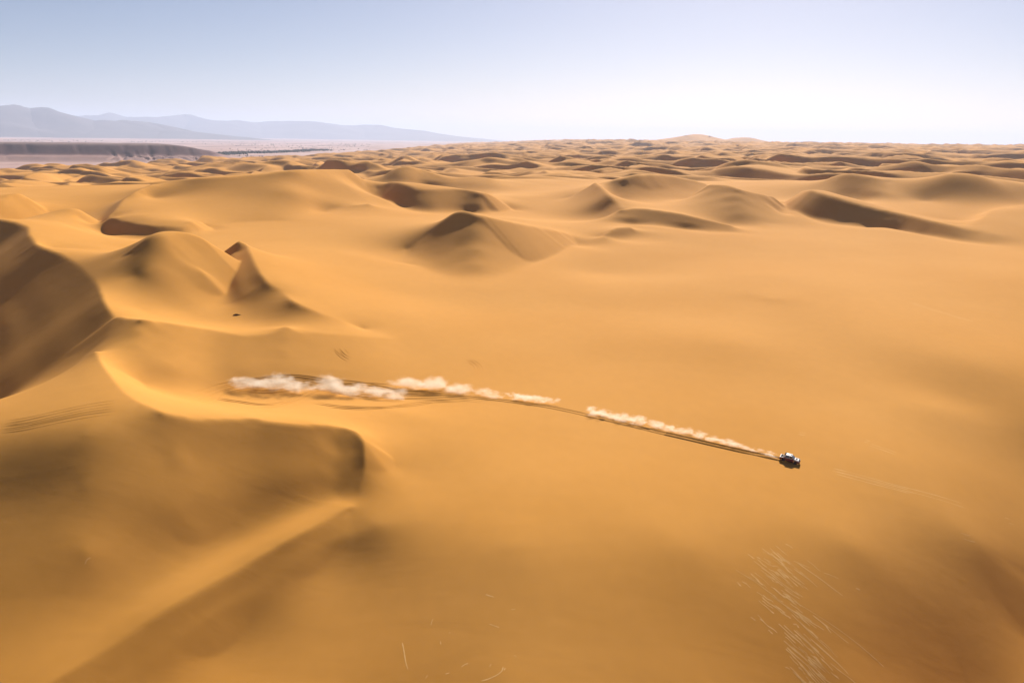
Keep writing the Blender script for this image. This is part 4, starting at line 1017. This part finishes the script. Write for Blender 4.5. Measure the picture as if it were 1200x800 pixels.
for s_ in (-1, 1):
    def sy(z): return s_*(.862 - .16*((z - 1.10)/.66)**2)
    def quad(a, b, c, d_): 
        q = [(x, sy(z) - s_*.004, z) for x, z in (a, b, c, d_)]
        return q if s_ < 0 else q[::-1]
    pane("side_window", quad((-.08, 1.2), (.86, 1.2), (.42, 1.62), (-.08, 1.66)), cabin)
    pane("side_window", quad((-1.22, 1.2), (-.18, 1.2), (-.18, 1.66), (-.88, 1.66)), cabin)
    # doors: proud skins with a handle
    y0, y1 = sorted((s_*.945, s_*.965))
    dr = box("door", MAROON, car, -.22, .80, y0, y1, .50, 1.06, .006)
    y2, y3 = sorted((s_*.965, s_*.985)); box("handle", BLACK, dr, -.16, .02, y2, y3, .92, .96, .004)
    y0, y1 = sorted((s_*.93, s_*.99)); box("side_sill", BLACK, car, -.86, .86, y0, y1, .36, .48, .015)
    y0, y1 = sorted((s_*.90, s_*1.12)); mir = box("mirror", BLACK, car, .78, .90, y0, y1, 1.16, 1.30, .02)
    y0, y1 = sorted((s_*.48, s_*.80)); box("headlight", LAMP, car, 2.26, 2.345, y0, y1, .74, .90, .015)
    y0, y1 = sorted((s_*.74, s_*.90)); box("taillight", REDL, car, -2.325, -2.24, y0, y1, .76, 1.0, .01)
    y0, y1 = sorted((s_*.70, s_*.94)); box("mud_flap", BLACK, car, -2.02, -1.99, y0, y1, .20, .62, .004)
    # white sweep along the front wing
    y0, y1 = sorted((s_*.93, s_*.958)); box("wing_panel", WHITE, car, .95, 2.15, y0, y1, .94, 1.03, .006)
box("front_bumper", BLACK, car, 2.20, 2.42, -.88, .88, .42, .62, .04)
box("grille", BLACK, car, 2.27, 2.35, -.44, .44, .70, .90, .012)
box("skid_plate", STEEL, car, 2.05, 2.36, -.45, .45, .30, .43, .02)
box("rear_bumper", BLACK, car, -2.38, -2.18, -.88, .88, .42, .62, .04)
box("rear_deck", BLACK, car, -2.18, -1.50, -.72, .72, 1.06, 1.16, .02, .05, .05)
sp_ = box("spoiler", BLACK, car, -1.30, -.98, -.66, .66, 1.80, 1.84, .01)
for s_ in (-.45, .45): box("bracket", BLACK, sp_, -1.16, -1.06, s_ - .02, s_ + .02, 1.70, 1.80, .004)
for nm_, yy in (("light_pod", -.5), ("light_pod", -.17), ("light_pod", .17), ("light_pod", .5)):
    lp = box(nm_, BLACK, car, 2.13, 2.22, yy - .10, yy + .10, 1.02, 1.22, .03)
    box("lens", LAMP, lp, 2.222, 2.24, yy - .07, yy + .07, 1.05, 1.19, .006)
def lathe(prof_, n, name, mat, parent, y):
    bm = bmesh.new(); rings = []
    for yy, rr_ in prof_:
        rings.append([bm.verts.new((rr_*math.cos(2*math.pi*i/n), yy, rr_*math.sin(2*math.pi*i/n))) for i in range(n)])
    for a, b in zip(rings, rings[1:]):
        for i in range(n): bm.faces.new((a[i], a[(i + 1) % n], b[(i + 1) % n], b[i]))
    bm.faces.new(rings[0]); bm.faces.new(rings[-1][::-1])
    return finish(bm, name, mat, parent)
for wx_ in (-WX, WX):
    for s_ in (-1, 1):
        wh = lathe([(-.13, .27), (-.13, .38), (-.10, WR), (.10, WR), (.13, .38), (.13, .27)], 28, "wheel", RUBBER, car, 0)
        wh.location = (wx_, s_*.80, .40)
        rm = lathe([(-.03, .10), (s_*.135, .262), (s_*.12, .23), (s_*.09, .21), (s_*.10, .10), (s_*.13, .05)], 28, "rim", STEEL, wh, 0)
        if wx_ < 0: wh.rotation_euler.y = .3
        for k in range(6):
            a_ = k*math.pi/3
            bm = bmesh.new(); ca, sa = math.cos(a_), math.sin(a_)
            pts_ = [(.05, -.02), (.23, -.028), (.23, .028), (.05, .02)]
            hexa(bm, [(x*ca - z*sa, s_*.105, x*sa + z*ca) for x, z in pts_], [(x*ca - z*sa, s_*.125, x*sa + z*ca) for x, z in pts_])
            finish(bm, "spoke", STEEL, wh)
dirv = Vector((TR_D[0] - TR_B[0], TR_D[1] - TR_B[1], 0)).normalized()
CARX = Vector((CAR[0], CAR[1], 0))
end = Vector((*TRACK_MAIN[0][-1], 0))
CARX = end + dirv*1.2
def gz1(p): return float(ground_z(p[0], p[1]))
fw = dirv; lf = Vector((-dirv.y, dirv.x, 0))
slope_f = (gz1(CARX + fw*1.5) - gz1(CARX - fw*1.5))/3; slope_l = (gz1(CARX + lf) - gz1(CARX - lf))/2
X_ = Vector((fw.x, fw.y, slope_f)).normalized(); Y_ = Vector((lf.x, lf.y, slope_l)); Z_ = X_.cross(Y_).normalized(); Y_ = Z_.cross(X_)
car.matrix_world = Matrix(((X_.x, Y_.x, Z_.x, CARX.x), (X_.y, Y_.y, Z_.y, CARX.y), (X_.z, Y_.z, Z_.z, gz1(CARX) - .03), (0, 0, 0, 1)))

# ------------------------------------------------------------------ dust thrown up by the wheels
def dust_material(name, k, scale, thr, fall):
    m, nt, b = new_mat(name); N = nt.nodes; L = nt.links; N.remove(b)
    geo = N.new("ShaderNodeNewGeometry"); tc = N.new("ShaderNodeTexCoord")
    n = N.new("ShaderNodeTexNoise"); n.inputs["Scale"].default_value = scale; n.inputs["Detail"].default_value = 6; n.inputs["Roughness"].default_value = .66
    mp = N.new("ShaderNodeMapping"); mp.inputs["Rotation"].default_value = (0, 0, R_(12)); mp.inputs["Scale"].default_value = (.5, 1, .9)
    L.new(geo.outputs["Position"], mp.inputs[0]); L.new(mp.outputs[0], n.inputs["Vector"])
    ln = N.new("ShaderNodeVectorMath"); ln.operation = 'LENGTH'; L.new(tc.outputs["Object"], ln.inputs[0])
    sq = N.new("ShaderNodeMath"); sq.operation = 'POWER'; sq.inputs[1].default_value = 2; L.new(ln.outputs["Value"], sq.inputs[0])
    sub = N.new("ShaderNodeMath"); sub.operation = 'MULTIPLY_ADD'; sub.inputs[1].default_value = -fall; L.new(sq.outputs[0], sub.inputs[0]); L.new(n.outputs[0], sub.inputs[2])
    mr = N.new("ShaderNodeMapRange"); mr.inputs[1].default_value = thr; mr.inputs[2].default_value = thr + .3; mr.inputs[3].default_value = 0; mr.inputs[4].default_value = k
    L.new(sub.outputs[0], mr.inputs[0])
    v = N.new("ShaderNodeVolumePrincipled"); v.inputs["Color"].default_value = (.98, .87, .73, 1); v.inputs["Anisotropy"].default_value = .5
    L.new(mr.outputs[0], v.inputs["Density"]); L.new(v.outputs[0], N["Material Output"].inputs["Volume"])
    return m
DUST = dust_material("dust", .7, .42, .37, .27)
DUSTF = dust_material("dust_fine", 1.3, .75, .40, .24)
bm = bmesh.new(); bmesh.ops.create_icosphere(bm, subdivisions=3, radius=1)
dust_me = bpy.data.meshes.new("dust_cloud"); bm.to_mesh(dust_me); bm.free()
dust_me2 = dust_me.copy()
dust_me.materials.append(DUST); dust_me2.materials.append(DUSTF)
def dust(a, b, wid, hgt, label, fine=False, side=0.):
    """an elongated cloud of dust from ground point a to ground point b"""
    a = Vector((*a, 0)); b = Vector((*b, 0)); d_ = b - a; L_ = d_.length; d_.normalize()
    c_ = (a + b)/2 + Vector((-d_.y, d_.x, 0))*side
    za, zb = gz1(a), gz1(b)
    o = bpy.data.objects.new("dust_cloud", dust_me2 if fine else dust_me); COL.objects.link(o)
    o.location = (c_.x, c_.y, max(gz1(c_), (za + zb)/2) + hgt*.3)
    o.rotation_euler = Euler((0, -math.atan2(zb - za, L_), math.atan2(d_.y, d_.x)))
    o.scale = (L_/2, wid/2, hgt/2)
    return tag(o, label, "dust", "dust thrown up behind the car", "stuff")
def between(p, q, f): return (p[0] + (q[0] - p[0])*f, p[1] + (q[1] - p[1])*f)
rd = random.Random(12)
BIG = "billowing white dust cloud over the looping ruts"
for f0, f1, w_, h_, s_ in ((-.15, .6, 9, 4.5, 0), (.15, 1.05, 9, 6.2, .4), (.55, 1.2, 7, 4, -1.2)):
    dust(between(PUFF_A0, PUFF_A1, f0), between(PUFF_A0, PUFF_A1, f1), w_, h_, BIG, False, s_)
for f0, f1, w_, h_, s_ in ((-.12, .5, 8, 6.5, .6), (.1, .8, 9, 4.6, -.4), (.45, 1.2, 8, 4.2, -.8)):
    dust(between(PUFF_B0, PUFF_B1, f0), between(PUFF_B0, PUFF_B1, f1), w_, h_, "bright dust cloud between the billowing cloud and the long one", False, s_)
for f0, f1, w_, h_, s_ in ((-.35, .25, 7, 4.2, -.3), (-.02, .5, 7, 6.5, .6), (.2, .8, 6, 4.5, 0), (.5, 1.1, 5.5, 3.6, .2), (.85, 1.7, 4.2, 3.0, .1)):
    dust(between(PUFF_C, PUFF_E, f0), between(PUFF_C, PUFF_E, f1), w_, h_, "long white dust cloud thinning toward the car", f1 > 1.2, s_)
n_ = 13
for s_ in (-1, 1):
    for i in range(n_):
        f = i/n_
        w_ = 2.2*(1 - f)**.8 + 1.0 + rd.uniform(-.3, .6)*(1 - f)
        dust(between(TR_A, TR_D, f - .012), between(TR_A, TR_D, min(f + 1.75/n_, .995)), w_*(1.0 if s_ < 0 else .85), w_*rd.uniform(.7, 1.1),
             "pale dust trail streaming off the wheels", True, s_*(.82 + .25*(1 - f)*rd.random()))

print("done", round(time.time() - T0, 1))
